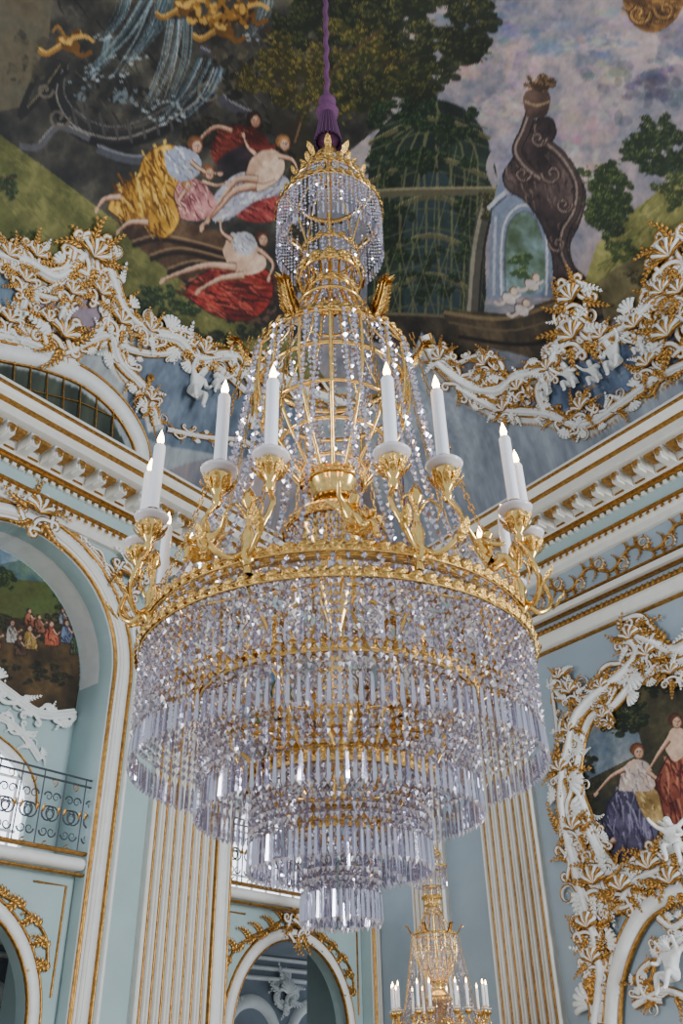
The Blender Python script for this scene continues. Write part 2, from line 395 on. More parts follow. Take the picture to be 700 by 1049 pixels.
# sky right
c.poly([(380,-80),(720,-80),(720,330),(380,330)],(132,132,144),1,.2,(162,144,142))
for (x,y,a,b,col) in ((560,40,70,30,(112,122,144)),(620,70,40,30,(176,158,152)),(520,60,45,35,(190,164,158)),(600,130,40,30,(176,152,148)),(500,25,50,18,(100,112,138)),(670,90,40,35,(76,82,96)),(690,40,30,25,(108,108,120)),(545,150,30,30,(148,146,164)),(640,20,40,15,(154,144,150)),(590,170,26,20,(192,174,162)),(520,110,30,16,(196,176,166)),(610,45,30,10,(196,178,168)),(480,70,18,14,(176,150,142))):
    for _ in range(50):
        c.ell(x+rnd.gauss(0,a*.5),y+rnd.gauss(0,b*.5),a*rnd.uniform(.08,.26),b*rnd.uniform(.08,.24),rnd.uniform(-.5,.5),tuple(v+rnd.uniform(-18,20) for v in col),.34,.1,12)
# upper left dark grotto
c.poly([(-60,-80),(420,-80),(400,120),(330,180),(300,330),(-60,150)],(54,53,52),1,.4,(80,76,66))
c.poly([(-60,-80),(60,-80),(50,40),(20,110),(-60,130)],(124,112,88),.85,.3,(84,80,66))
c.folds([(60,0),(260,0),(300,130),(60,150)],1.0,30,3,[(36,34,32),(90,86,80),(70,62,50)],130,.6)
# basin and balustrade
c.line([(62,62),(54,90),(66,118),(100,142),(150,138),(196,112),(222,88)],18,(48,46,46)); c.line([(60,70),(52,100),(75,135),(120,150),(165,135),(200,110),(222,95)],7,(34,32,34)); c.line([(64,72),(58,100),(78,130),(120,142),(165,128),(203,103)],1.8,(132,126,118)); c.line([(70,66),(66,96),(86,120),(120,130),(160,116),(198,94)],1.4,(104,100,100))
for k in range(10): x=74+k*14; c.line([(x,116-abs(k-4)*3+6),(x+5,146-abs(k-4)*4)],3,(76,72,70))
c.line([(40,70),(20,120),(45,95),(70,72)],6,(42,40,40)); c.line([(28,110),(44,92),(62,66)],1.6,(120,108,84)); c.line([(205,50),(222,64),(225,100),(262,120)],9,(74,72,78)); c.line([(206,48),(225,62),(229,97),(262,116)],2,(130,126,130)); c.line([(100,152),(140,164),(200,154)],10,(84,84,90)); c.line([(100,149),(140,160),(200,150)],2,(132,132,136)); c.line([(92,142),(60,130),(40,150),(20,150)],7,(90,88,90)); c.line([(92,139),(60,127),(40,146)],1.6,(136,132,130))
for (x,y,r) in ((60,120,12),(212,92,13),(46,92,9)):
    c.line([(x+r*math.cos(a*.6)*(1-a*.07),y+r*math.sin(a*.6)*(1-a*.07)) for a in range(13)],3,(104,96,84))
c.dabs(240,70,34,30,60,6,[(52,50,44),(80,74,62),(38,36,34),(98,90,74)]); c.dabs(30,60,24,30,40,6,[(70,64,52),(98,90,70),(52,48,42)],.6)
for (x0,y0,x1,y1) in ((165,-10,120,78),(150,0,95,70),(180,20,150,110),(210,60,165,125),(130,-10,105,40),(225,70,190,120),(275,-10,255,40),(175,-10,135,60),(190,20,172,104),(112,40,90,80)):
    for k in range(12):
        o=rnd.uniform(-8,8); c.line([(x0+o,y0),((x0+x1)/2+o+6,(y0+y1)/2),(x1+o*.7,y1)],rnd.uniform(.7,1.8),rnd.choice([(124,146,154),(80,112,128),(180,192,196)]),.5,True)
    for k in range(8): c.ell(x1+rnd.gauss(0,8),y1+rnd.gauss(0,3),2.4,1.2,0,(190,200,204),.6)
c.dabs(115,95,40,10,50,4,[(36,36,38),(60,56,50),(110,120,124)]); 
for (x,y) in ((70,45),(190,8),(228,30),(250,12)):
    c.ell(x,y,14,8,.5,(108,76,34)); c.ell(x+9,y-10,5.5,5.5,0,(178,138,74)); c.ell(x+8,y-12,5,3,0,(96,64,30)); c.line([(x-8,y+2),(x-22,y+10),(x-30,y+6)],6,(150,110,52)); c.line([(x-8,y),(x-22,y+8),(x-30,y+4)],2,(204,166,96)); c.line([(x+4,y+4),(x+14,y+12),(x+24,y+8)],5,(118,82,38)); c.line([(x,y-4),(x+16,y-8),(x+26,y-2)],4,(192,152,84)); c.ell(x-3,y-3,8,3,.4,(206,166,94)); c.line([(x-2,y-4),(x-10,y-18),(x-16,y-12)],3,(140,104,52))
c.dabs(222,14,40,14,70,5,[(150,108,44),(110,78,34),(200,156,80),(58,42,26)])
# lawn
c.poly([(-60,110),(0,138),(60,182),(130,235),(200,282),(300,335),(340,400),(200,352),(130,345),(100,250),(60,285),(-60,270)],(104,106,60),1,.3,(124,120,74))
c.folds([(0,140),(130,237),(290,330),(280,350),(150,335),(60,270),(0,250)],.65,26,1.6,[(90,92,50),(138,132,84),(72,78,42)],260,.4)
c.poly([(-30,170),(0,200),(40,255),(70,278),(-30,262)],(92,96,52),.7)
c.foliage(8,190,8,12,8,[(40,56,34),(66,88,46),(96,112,60)],(150,60,56),3.4); c.foliage(165,312,36,18,26,[(40,56,34),(66,84,44),(90,104,58)],(126,136,82),3.6); c.foliage(240,344,40,10,14,[(36,44,32),(60,66,42),(80,84,50)],(110,112,72),3.5); c.foliage(20,245,18,8,8,[(56,70,38),(84,92,50),(100,106,58)],(138,140,88),3)
# steps / rocks
c.poly([(112,214),(150,214),(225,238),(300,300),(308,345),(262,330),(228,316),(190,290),(140,252),(128,240)],(78,58,46),1,.35,(98,78,58))
for k in range(6): c.line([(136+k*18,252+k*14),(170+k*18,246+k*13),(235+k*14,262+k*13)],4.5,(46,35,30)); c.line([(136+k*18,247+k*14),(170+k*18,241+k*13),(235+k*14,257+k*13)],1.8,(148,122,94))
c.poly([(220,295),(300,300),(312,350),(250,330)],(46,40,38),.9); c.dabs(262,320,30,14,50,5,[(60,46,40),(40,36,34),(96,76,60)])
c.poly([(270,110),(320,130),(330,300),(290,300),(285,215),(300,160)],(64,56,46),.85,.3,(50,52,38)); c.foliage(300,240,14,50,16,[(46,48,34),(76,74,46),(92,86,54)],(120,110,70),3.6)
# trees
c.line([(300,150),(318,95),(345,55),(380,20),(420,-20)],9,(62,50,40)); c.line([(302,146),(320,93),(347,53),(382,18)],2,(120,100,74)); c.line([(340,60),(300,40),(270,30)],5,(70,56,42)); c.line([(330,75),(300,85),(276,80)],4,(64,52,40))
c.foliage(385,40,112,66,120,[(36,42,30),(54,62,38),(70,76,44)],(104,102,60),6.5); c.foliage(430,10,86,46,50,[(42,48,34),(68,74,44),(96,94,52)],(136,126,74),6)
c.foliage(345,70,80,44,64,[(62,62,36),(104,98,50),(128,114,58)],(168,148,84),5.2); c.foliage(400,85,56,24,30,[(44,50,34),(64,70,40),(96,94,50)],(128,120,66),5); c.foliage(290,80,46,26,30,[(60,58,34),(100,92,46),(124,108,54)],(162,140,76),4.6)
c.line([(330,90),(352,60),(392,30)],3,(84,66,48),.8); c.line([(360,100),(380,70),(430,60)],2.5,(74,60,44),.8)
# pergola
pg=[(376,335),(378,170),(392,130),(420,108),(450,102),(482,116),(502,150),(510,195),(498,250),(486,340)]
c.poly(pg,(36,46,42),1,.3,(46,58,50),True); c.poly([(414,330),(416,220),(434,180),(456,178),(468,210),(468,330)],(62,78,84),.9,.2,(44,58,56),True)
for k in range(9):
    x=384+k*13; c.line([(x,325),(x+1,220),(x+12 if k<4 else x-2,150),(448,104+abs(k-4)*3)],2.2,(104,106,76),.85)
for k in range(11):
    y=128+k*19; a=(378,y+8);b=(500-k*1.2,y+4); c.line([a,((a[0]+b[0])/2,y-12+k*.5),b],1.6,(92,96,68),.8)
for k in range(5): y=134+k*40; c.line([(378,y+14),(440,y-12),(502-k*3,y+8)],4,(96,92,66),.95); c.line([(378,y+11),(440,y-15),(502-k*3,y+5)],1.,(146,138,100),.9)
for (x,y,a,b,n) in ((430,118,60,14,34),(390,200,12,80,34),(470,150,24,24,18),(420,165,28,16,16),(480,230,12,50,18),(440,280,36,30,20),(410,240,20,30,12)):
    c.foliage(x,y,a,b,n,[(30,44,32),(52,72,46),(66,84,52)],(96,112,72),3.4)
for k in range(7):   # diagonal lattice of the arbour over the leaves
    x=380+k*18; c.line([(x,330-k*2),(x+34,230),(x+52,150)] if k<4 else [(x,330),(x+8,250)],1.2,(120,118,84),.6); c.line([(x+14,330),(x-6,250),(x-4,180)] if k>0 else [(x+14,330),(x+2,260)],1.2,(120,118,84),.6)
c.line([(502,196),(490,255),(484,330)],15,(84,80,72)); c.line([(498,200),(486,255),(480,330)],4,(138,132,116)); c.line([(508,200),(496,255),(490,330)],2,(44,42,40)); c.line([(374,204),(400,198),(512,196)],8,(98,94,74)); c.line([(374,200),(400,194),(512,192)],2,(152,144,112)); c.foliage(506,212,14,20,14,[(54,54,38),(90,88,54),(110,104,62)],(140,130,80),3.4)
c.poly([(374,322),(500,330),(520,350),(470,372),(380,350)],(50,46,42),1,.3,(74,66,54)); c.line([(374,322),(500,330)],3,(112,102,80))
# pale architecture: arched gateway with entablature
c.poly([(500,306),(504,214),(512,180),(530,176),(556,186),(574,226),(574,306)],(138,144,158),1,.2,(112,120,138)); c.line([(500,214),(520,196),(546,194),(568,212)],4,(190,190,190)); c.line([(500,219),(520,201),(546,199),(568,217)],1.4,(82,86,100))
c.poly([(516,298),(518,240),(530,218),(546,222),(556,246),(556,298)],(92,110,84),1,.3,(126,144,150),True); c.foliage(536,276,14,14,8,[(58,76,48),(84,106,64),(104,122,76)],(140,156,110),3)
c.line([(514,302),(515,238),(530,212),(550,216),(560,242),(560,302)],2.4,(190,190,192)); c.line([(518,300),(519,240),(532,218),(547,221),(556,245)],1.2,(90,92,104)); c.line([(506,302),(508,222)],3,(170,170,176)); c.line([(568,302),(568,226)],3,(150,152,162))
c.line([(508,190),(502,168),(516,148),(538,150)],8,(150,140,142)); c.poly([(500,150),(530,130),(545,170),(520,205)],(142,136,150),.6)
# dark scrolled monument
def vol(x,y,r,s,w,cl,hi):
    q=[(x+s*r*math.cos(a*.55)*(1-a*.065),y+r*math.sin(a*.55)*(1-a*.065)) for a in range(14)]; c.line(q,w+1.4,(34,28,28)); c.line(q,w,cl); c.line([(a-w*.2,b-w*.25) for a,b in q],w*.3,hi)
mc=(76,62,60);mh=(150,132,120)
mon=[(538,128),(562,120),(570,134),(566,150),(584,168),(600,196),(594,228),(584,250),(588,272),(606,292),(606,308),(572,310),(566,262),(554,228),(538,206),(520,194),(516,178),(528,158)]
c.poly(mon,(62,50,52),1,.35,(88,74,70),True); c.outline(mon,1.6,(30,24,26)); c.folds(mon,1.3,16,2.,[(116,98,90),(38,30,34),(138,118,104)],70,.6)
for q,w in (([(544,116),(538,134),(530,154),(540,172),(556,184)],9),([(556,144),(576,160),(592,188),(590,216),(578,238),(578,262),(592,288),(606,304)],8)):
    c.line(q,w+2,(32,26,28)); c.line(q,w,mc); c.line([(a-w*.22,b-w*.1) for a,b in q],w*.25,mh,.9)
for a in ((552,142,9,1),(566,178,11,-1),(536,178,9,1),(578,210,9,1),(572,250,9,-1),(590,290,9,1)): vol(*a,3.,(92,74,68),mh)
c.poly([(540,120),(536,102),(542,92),(560,92),(564,104),(558,120)],(72,56,52),1,.3,(96,76,66),True); c.line([(538,104),(550,108),(563,104)],2,(160,134,104)); c.foliage(551,86,13,9,14,[(64,50,40),(116,88,58),(144,110,72)],(190,154,104),2.8)
c.poly([(452,318),(520,322),(600,296),(640,322),(560,372),(470,352)],(60,52,44),1,.35,(84,72,56)); c.line([(455,320),(520,326),(600,300)],4,(124,108,80)); c.line([(470,345),(550,352),(630,318)],4,(36,32,30)); c.line([(460,330),(530,338),(620,306)],2,(104,92,70))
for x,y in ((522,306),(545,292),(535,318)):
    c.ell(x,y,9,6,.6,(92,80,78)); c.ell(x,y,8,5,.6,(196,184,178)); c.ell(x+4,y-8,4.4,4.6,0,(120,92,66)); c.ell(x+4.6,y-7.4,3.6,4,0,(210,186,166)); c.line([(x,y),(x-10,y+6),(x-15,y+3)],3.4,(196,178,168)); c.line([(x+4,y),(x+12,y-4)],3,(208,192,180))
# right landscape
c.poly([(596,300),(612,250),(650,215),(720,160),(720,320),(640,330)],(122,120,70),1,.3,(146,140,86)); c.folds([(600,300),(650,220),(700,170),(700,300)],-.7,24,2,[(96,104,56),(160,152,100),(80,90,50)],110,.6)
c.line([(622,255),(624,220),(628,190)],3,(60,48,38)); c.foliage(624,205,20,38,60,[(44,56,34),(72,86,48),(92,104,58)],(134,140,84),4); c.foliage(676,150,32,28,50,[(38,50,34),(60,74,44),(80,90,54)],(118,124,78),4.4); c.foliage(690,195,16,18,20,[(54,64,38),(86,94,54),(104,106,60)],(140,138,86),3.6); c.foliage(640,262,26,12,18,[(60,72,40),(92,98,56),(108,112,64)],(146,146,92),3.2)
c.poly([(610,290),(660,255),(720,235),(720,330),(620,330)],(98,88,62),.8,.3,(120,108,80)); c.foliage(670,285,30,14,20,[(66,60,42),(96,88,56),(114,104,66)],(150,138,92),3)
c.poly([(634,-20),(700,-20),(694,18),(668,34),(645,20)],(84,60,38),1,.4,(120,88,50),True); c.folds([(638,0),(696,0),(690,20),(668,32),(646,20)],.3,18,2,[(170,128,74),(50,34,24)],34); vol(655,14,12,1,4,(120,86,48),(190,148,88)); vol(682,10,11,-1,4,(110,78,44),(180,138,80))
# figures
FL=(204,166,140);FS=(140,96,76);FH=(230,202,178); OL=(60,40,32)
def head(x,y,r,hair,ang=0.,col=FL):
    c.ell(x-1,y-r*.35,r*1.2,r*1.15,ang,hair,1,.3,14); c.ell(x+r*.15,y+r*.2,r*.8,r*1.0,ang,FS,1,.05,14); c.ell(x+r*.1,y+r*.14,r*.68,r*.86,ang,col,1,.05,14); c.ell(x+r*.05,y-r*.1,r*.4,r*.45,ang,FH,.6)
    for o in (-.12,.42): c.ell(x+r*o,y+r*.06,r*.13,r*.08,0,(60,40,36)); c.line([(x+r*(o-.16),y-r*.12),(x+r*(o+.16),y-r*.14)],r*.08,(96,64,50))
    c.ell(x+r*.18,y+r*.64,r*.17,r*.08,0,(158,76,66)); c.line([(x+r*.18,y),(x+r*.26,y+r*.38)],r*.12,FS)
    for k in range(5): c.line([(x-r*.9+k*r*.2,y+r*.1-k*r*.2),(x-r*.5+k*r*.25,y-r*.95),(x+r*.6,y-r*.9+k*r*.1)],r*.12,tuple(min(255,v*1.35) for v in hair),.8)
def limb(pts,w,col=FL):
    c.line(pts,w+1.2,OL,.85,True); q=pts
    c.line(pts,w,FS,1,True); c.line([(a-.5,b-w*.1) for a,b in pts],w*.72,col,1,True); c.line([(a-.8,b-w*.2) for a,b in pts],w*.26,FH,.75,True)
    x,y=pts[-1]; a0=math.atan2(pts[-1][1]-pts[-2][1],pts[-1][0]-pts[-2][0])
    if w<6.1:
        c.ell(x+math.cos(a0),y+math.sin(a0),w*.42,w*.34,a0,col)
        for k in range(5): a=a0+(k-2)*.26; l=w*(.85 if 0<k<4 else .6); c.line([(x,y),(x+l*math.cos(a),y+l*math.sin(a))],.9,col)
    else: c.ell(x+math.cos(a0)*w*.2,y+math.sin(a0)*w*.2,w*.5,w*.24,a0-.5,col)
c.foliage(240,150,60,30,30,[(34,34,30),(52,50,40),(62,56,44)],(84,78,58),4.5)
bd=[(216,150),(224,136),(240,128),(262,132),(276,146),(274,166),(250,174),(222,170)]
c.poly(bd,(84,34,30),1,.3,(116,50,42),True); c.folds(bd,.4,16,1.8,[(48,18,20),(150,76,60)],44); head(261,123,6.4,(44,30,26),0,(168,124,100)); limb([(238,134),(222,130),(208,140),(200,154)],5.5,(170,124,100))
dk=[(222,165),(246,150),(262,160),(252,180),(228,184)]; c.poly(dk,(44,38,46),1,.3,(70,56,62),True)
rd=[(236,200),(262,192),(292,186),(306,196),(298,216),(270,228),(244,222)]; c.poly(rd,(134,50,52),1,.3,(166,80,76),True); c.folds(rd,.5,16,2.,[(86,26,32),(196,116,106)],50)
wd=[(214,208),(232,186),(252,176),(290,180),(296,196),(262,206),(236,224),(218,226)]; c.poly(wd,(198,194,196),1,.15,(160,158,172),True); c.folds(wd,-.6,18,1.8,[(232,228,226),(116,114,134)],60)
to=[(252,176),(258,162),(274,152),(288,158),(292,172),(284,186),(266,196),(250,192)]; c.poly(to,FL,1,.1,FH,True); c.outline(to,1.,OL,.6); c.line([(262,180),(276,170),(284,160)],4,FH,.6); c.ell(272,168,3.6,3.2,.4,FH); c.ell(281,172,3.4,3.0,.4,FH); c.line([(256,178),(266,188),(282,184)],1.4,FS,.8)
limb([(262,190),(240,196),(226,212),(208,232)],9.5); limb([(264,184),(244,184),(230,200),(214,224)],8.5)
limb([(286,160),(300,164),(306,176)],5.5); limb([(262,158),(254,150),(250,140)],5); head(291,147,6.4,(140,100,62))
c.line([(282,150),(270,152),(256,150)],4,(120,50,44)); 
pk=[(168,198),(180,182),(198,182),(214,194),(222,212),(204,226),(180,220)]; c.poly(pk,(162,102,104),1,.25,(190,138,132),True); c.folds(pk,1.,14,1.8,[(110,56,64),(224,182,170)],50); head(214,177,5.8,(110,74,48)); limb([(208,186),(222,190),(232,188)],4.5); head(192,190,4.4,(130,92,56)); limb([(190,196),(184,206),(188,216)],4.4)
yl=[(110,214),(120,194),(140,180),(148,160),(170,148),(186,156),(186,178),(178,200),(184,226),(168,244),(146,232),(126,226)]
c.poly(yl,(176,128,44),1,.25,(204,160,70),True); c.folds(yl,1.2,30,3.,[(100,64,24),(232,196,108),(134,90,30)],110); c.outline(yl,1.2,(76,48,22),.7)
bl=[(168,158),(184,150),(204,160),(204,178),(186,186),(172,176)]; c.poly(bl,(188,188,192),1,.2,(150,154,170),True); c.folds(bl,.9,10,1.5,[(228,226,226),(106,110,130)],28)
head(201,149,6.8,(104,70,46)); limb([(196,166),(210,176),(224,178)],5); limb([(124,202),(108,204),(100,214)],7.5); limb([(152,228),(134,228),(122,237)],7.5)
rr=[(188,302),(202,284),(236,268),(262,272),(278,282),(278,308),(256,328),(222,324)]; c.poly(rr,(116,34,32),1,.3,(154,58,48),True); c.folds(rr,.35,26,2.6,[(60,16,20),(192,98,80),(92,24,26)],110); c.outline(rr,1.2,(46,14,16),.7)
c.poly([(228,258),(236,240),(250,242),(268,256),(272,274),(252,282),(236,274)],FL,1,.1,FH,True); w2=[(238,240),(254,238),(264,250),(254,262),(240,256)]; c.poly(w2,(196,194,198),.95,.2,None,True); c.folds(w2,.7,10,1.4,[(230,228,228),(120,120,140)],20)
limb([(242,274),(214,272),(190,278),(168,287)],9); limb([(250,282),(226,286),(204,298)],8.5); limb([(266,256),(280,270),(276,284)],5.5); limb([(238,246),(228,238),(226,228)],5); head(269,245,6.,(84,54,40))
# stucco zone
SZL=[(-80,240),(0,262),(28,268),(58,284),(84,262),(104,254),(118,290),(126,318),(152,338),(182,348),(202,366),(236,364),(270,378),(320,402),(400,420),(420,700),(-80,700)]
c.poly(SZL,(160,168,172),1,.12,(176,180,180),False)
SZR=[(400,420),(432,340),(452,372),(480,396),(510,400),(530,386),(562,376),(578,344),(604,336),(622,346),(652,326),(682,300),(800,250),(800,700),(400,700)]
c.poly(SZR,(150,158,168),1,.12,(164,170,178))
c.poly([(28,292),(60,300),(96,284),(108,320),(84,348),(40,350),(24,322)],(176,158,168),1,.15,(152,138,152),True); c.poly([(-20,275),(16,280),(22,320),(-20,330)],(124,142,158),1,.1,None,True)
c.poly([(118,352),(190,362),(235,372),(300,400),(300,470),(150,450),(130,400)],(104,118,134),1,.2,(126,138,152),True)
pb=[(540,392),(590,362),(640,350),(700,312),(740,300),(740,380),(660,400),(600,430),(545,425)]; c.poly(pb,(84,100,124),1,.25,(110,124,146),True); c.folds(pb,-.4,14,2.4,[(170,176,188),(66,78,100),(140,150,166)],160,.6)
LP=[[(-60,240),(0,262),(28,268),(58,284),(84,262),(100,252),(114,285),(126,318),(152,338),(182,348),(202,366),(236,364),(270,378),(320,402),(380,420)],[(-40,338),(0,345),(30,352),(60,364),(88,350),(112,345),(122,372),(150,402),(160,436)]]
RP=[[(436,342),(448,368),(480,394),(510,400),(530,386),(562,376),(578,344),(604,336),(622,346),(652,326),(682,300),(720,282),(780,262)],[(470,396),(510,418),(560,424),(600,436),(640,412),(680,385),(720,368)]]
for q in LP+RP: c.line([(a,b+5) for a,b in q],17,(216,214,208)); c.line([(a,b+13) for a,b in q],1.6,(150,112,60))
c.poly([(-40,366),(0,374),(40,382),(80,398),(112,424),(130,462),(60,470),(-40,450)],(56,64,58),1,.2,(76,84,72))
c.finish()
# build vault mesh
def vault_patch(side,w0,w1,nw,nu,U):
    th=None; cot=1/math.tan(AW)
    if w1<=VW+1e-6:
        a=np.linspace(0.02,math.pi/2,nw); w=VW*(1-np.cos(a)); z=HW+VA*np.sin(a)
    else: w=np.linspace(w0,w1,nw); z=np.full(nw,HW+VA)
    s=np.linspace(0,1,nu); u=(w*cot)[:,None]+(U-(w*cot))[:,None]*s[None]
    XY=C[None,None]+D[side][None,None]*u[...,None]+NN[side][None,None]*w[:,None,None]
    return np.concatenate([XY,np.repeat(z[:,None],nu,1)[...,None]],2)
ceil=empty("ceiling")
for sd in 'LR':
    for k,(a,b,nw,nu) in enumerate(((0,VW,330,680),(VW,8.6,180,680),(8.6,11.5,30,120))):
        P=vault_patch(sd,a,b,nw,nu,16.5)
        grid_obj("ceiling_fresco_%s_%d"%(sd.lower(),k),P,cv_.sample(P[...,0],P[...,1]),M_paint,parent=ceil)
# ------------------------------------------------------------ WALLS
UM=17.5; RD=-.85
mb=MB(); arches=(2.0,8.4,14.8)
slab(mb,'L',[rect(-.02,UM,0,HW)]+[archp(u,1.85,7.0,0.01) for u in arches],-.35,0,0)
for u in arches:
    slab(mb,'L',[rect(u-1.84,u+1.84,0,4.3),archp(u,1.42,2.25,0.01)],-.5,-.25,0)
    for sg in (-1,1): slab(mb,'L',[rect(u+sg*1.88-.02,u+sg*1.88+.02,0,7.0)],-1.6,-.3,0)
    vs=[];fs=[]
    for i in range(25):
        a=math.pi*i/24; vs+= [wp('L',u+1.86*math.cos(a),7+1.86*math.sin(a),-.3),wp('L',u+1.86*math.cos(a),7+1.86*math.sin(a),RD)]
    for i in range(24): fs.append((2*i,2*i+1,2*i+3,2*i+2))
    mb.add(vs,fs,1)
    slab(mb,'L',[rect(u-1.9,u+1.9,4.3,9.2),archp(u,1.3,5.1,4.32,16,.8)],RD-.2,RD,0)
    slab(mb,'L',[rect(u-1.84,u+1.84,4.15,4.3)],RD-.2,-.1,1)
slab(mb,'L',[rect(-9,UM,0,4.1)],-4.4,-4.2,2); slab(mb,'L',[rect(-9,UM,4.0,4.1)],-4.4,-.5,2)
wl=mb.build("wall_left",[M_wall,M_white,M_grey],smooth=False)
mb=MB(); slab(mb,'R',[rect(-.02,UM,0,HW)],-.3,0,0); wr=mb.build("wall_right",[M_wallR],smooth=False)
mb=MB(); mb.add([(-16,-4,0),(16,-4,0),(16,20,0),(-16,20,0)],[(0,1,2,3)]); mb.build("floor",[M_floor],smooth=False)
def path_sweep(mb,side,uz,n,w,h,mi,sm=False):
    P=[wp(side,a,b,n) for a,b in uz]; 
    if sm: P=catmull(P,5)
    sweep(mb,P,[wn(side)]*len(P),w,h,mi)
def archline(u,r,zs,z0,k=28): return [(u-r,z0),(u-r,(z0+zs)/2)]+[(u-r*math.cos(math.pi*i/k),zs+r*math.sin(math.pi*i/k)) for i in range(k+1)]+[(u+r,(z0+zs)/2),(u+r,z0)]
mb=MB()
for u in arches:
    path_sweep(mb,'L',archline(u,2.0,7,0.),0,.16,.1,1)
    for r in (1.86,2.17): path_sweep(mb,'L',archline(u,r,7,0.),.04,.028,.05,0)
    path_sweep(mb,'L',archline(u,1.95,7,0.),.09,.03,.04,2)
    path_sweep(mb,'L',archline(u,2.3,7,0.),.0,.04,.05,1)
    path_sweep(mb,'L',archline(u,1.5,2.25,0.),-.25,.09,.08,1); path_sweep(mb,'L',archline(u,1.61,2.25,0.),-.25,.022,.04,0); path_sweep(mb,'L',archline(u,1.41,2.25,0.),-.24,.018,.05,0)
    for uu in (u-5,u-3,u-1):
        path_sweep(mb,'L',archline(uu,.8,2.3,0.),-4.2,.14,.1,1); path_sweep(mb,'L',archline(uu,.5,2.0,0.),-4.2,.05,.08,1); cluster(mb,wp('L',uu+1,3.3,-4.15),wn('L'),.9,33,1,1)
    for z in (3.55,3.75,3.95): path_sweep(mb,'L',[(u-6,z),(u,z)],-4.2,.05,.12,1)
    for z,w in ((4.22,.08),(4.36,.03),(4.08,.025)): path_sweep(mb,'L',[(u-1.84,z),(u+1.84,z)],-.1,w,.08,1 if w>.05 else 0)
    path_sweep(mb,'L',[(u-1.2,3.95),(u-1.72,3.95),(u-1.72,2.6)],-.25,.018,.03,0); path_sweep(mb,'L',[(u+1.2,3.95),(u+1.72,3.95),(u+1.72,2.6)],-.25,.018,.03,0)
    for sg in (-1,1):
        q=[wp('L',u+sg*a,b,-.23) for a,b in ((.3,3.95),(.7,3.75),(1.1,3.6),(1.5,3.3),(1.6,2.9))]; sweep(mb,catmull(q,5),[wn('L')]*21,.02,.03,0)
        for k,p in enumerate(catmull(q,3)): acanthus(mb,p,V((0,0,(-1)**k))+wn('L').cross(V((0,0,1)))*.6,wn('L'),.3,(-1)**k*1.,0)
    cluster(mb,wp('L',u,3.85,-.18),wn('L'),.7,51)
    cluster(mb,wp('L',u,9.1,.1),wn('L'),.9,61)
    for sg in (-1,1):
        rocaille(mb,[wp('L',u+sg*a,b,.02) for a,b in ((.5,9.12),(1.1,8.95),(1.7,8.5),(2.2,8.0),(2.4,7.4))],[wn('L')]*5,.035,int(70+sg),3.2,3.2)
        cluster(mb,wp('L',u+sg*1.9,8.75,.05),wn('L'),.8,81+sg)
    path_sweep(mb,'L',[(u-1.32*math.cos(math.pi*i/20),5.1+.83*math.sin(math.pi*i/20)) for i in range(21)],RD,.07,.08,1)
    path_sweep(mb,'L',[(u-1.42*math.cos(math.pi*i/20),5.1+.93*math.sin(math.pi*i/20)) for i in range(21)],RD,.015,.04,0)
    for sg in (-1,1): rocaille(mb,[wp('L',u+sg*a,b,RD+.02) for a,b in ((.2,6.1),(.6,6.2),(1.0,6.05),(1.35,5.75))],[wn('L')]*4,.045,90+sg,2.,body=1,gold=1)
    cluster(mb,wp('L',u,6.1,RD+.04),wn('L'),.6,95,1,1)
mb.build("trim_1",[M_wgold,M_white,M_cream],wl)
for i,u in enumerate(arches):
    mb=MB(); slab(mb,'L',[archp(u,1.3,5.1,4.32,16,.8)],RD-.16,RD-.12,0)
    for k in range(-3,4): path_sweep(mb,'L',[(u+k*.37,4.34),(u+k*.37,5.1+.8*math.sqrt(max(0,1-(k*.37/1.3)**2)))],RD-.1,.022,.03,1)
    for z in (4.7,5.1,5.45): path_sweep(mb,'L',[(u-1.2,z),(u+1.2,z)],RD-.1,.022,.03,1)
    mb.build("window_%d"%(i+1),[M_day,M_white])
    mb=MB(); R=lambda a,b:wp('L',u+a,b,-.15); N=wn('L'); UX=V((D['L'][0],D['L'][1],0))
    for z in (4.36,5.4,5.3): tube(mb,[R(-1.84,z),R(1.84,z)],.016,0)
    for k in range(-5,6):
        x=k*.35; tube(mb,[R(x,4.36),R(x,5.4)],.01,0)
        for s in (-1,1):
            for z,d,sz in ((4.82,1,.12),(4.82,-1,.11),(5.05,1,.07),(4.58,-1,.07)): curl(mb,R(x+s*.05,z),V((0,0,d)),N,sz,s*d,.012,0)
            leaf(mb,R(x+s*.05,4.82),V((0,0,1)),N,.12,.025,1)
    for k in range(-5,5):
        x=k*.35+.175; curl(mb,R(x,4.45),UX,N,.06,1,.01,1); curl(mb,R(x,5.2),-UX,N,.06,1,.01,1)
    mb.build("balcony_railing" if i==0 else "balcony_railing.%03d"%i,[M_dark,M_wgold])
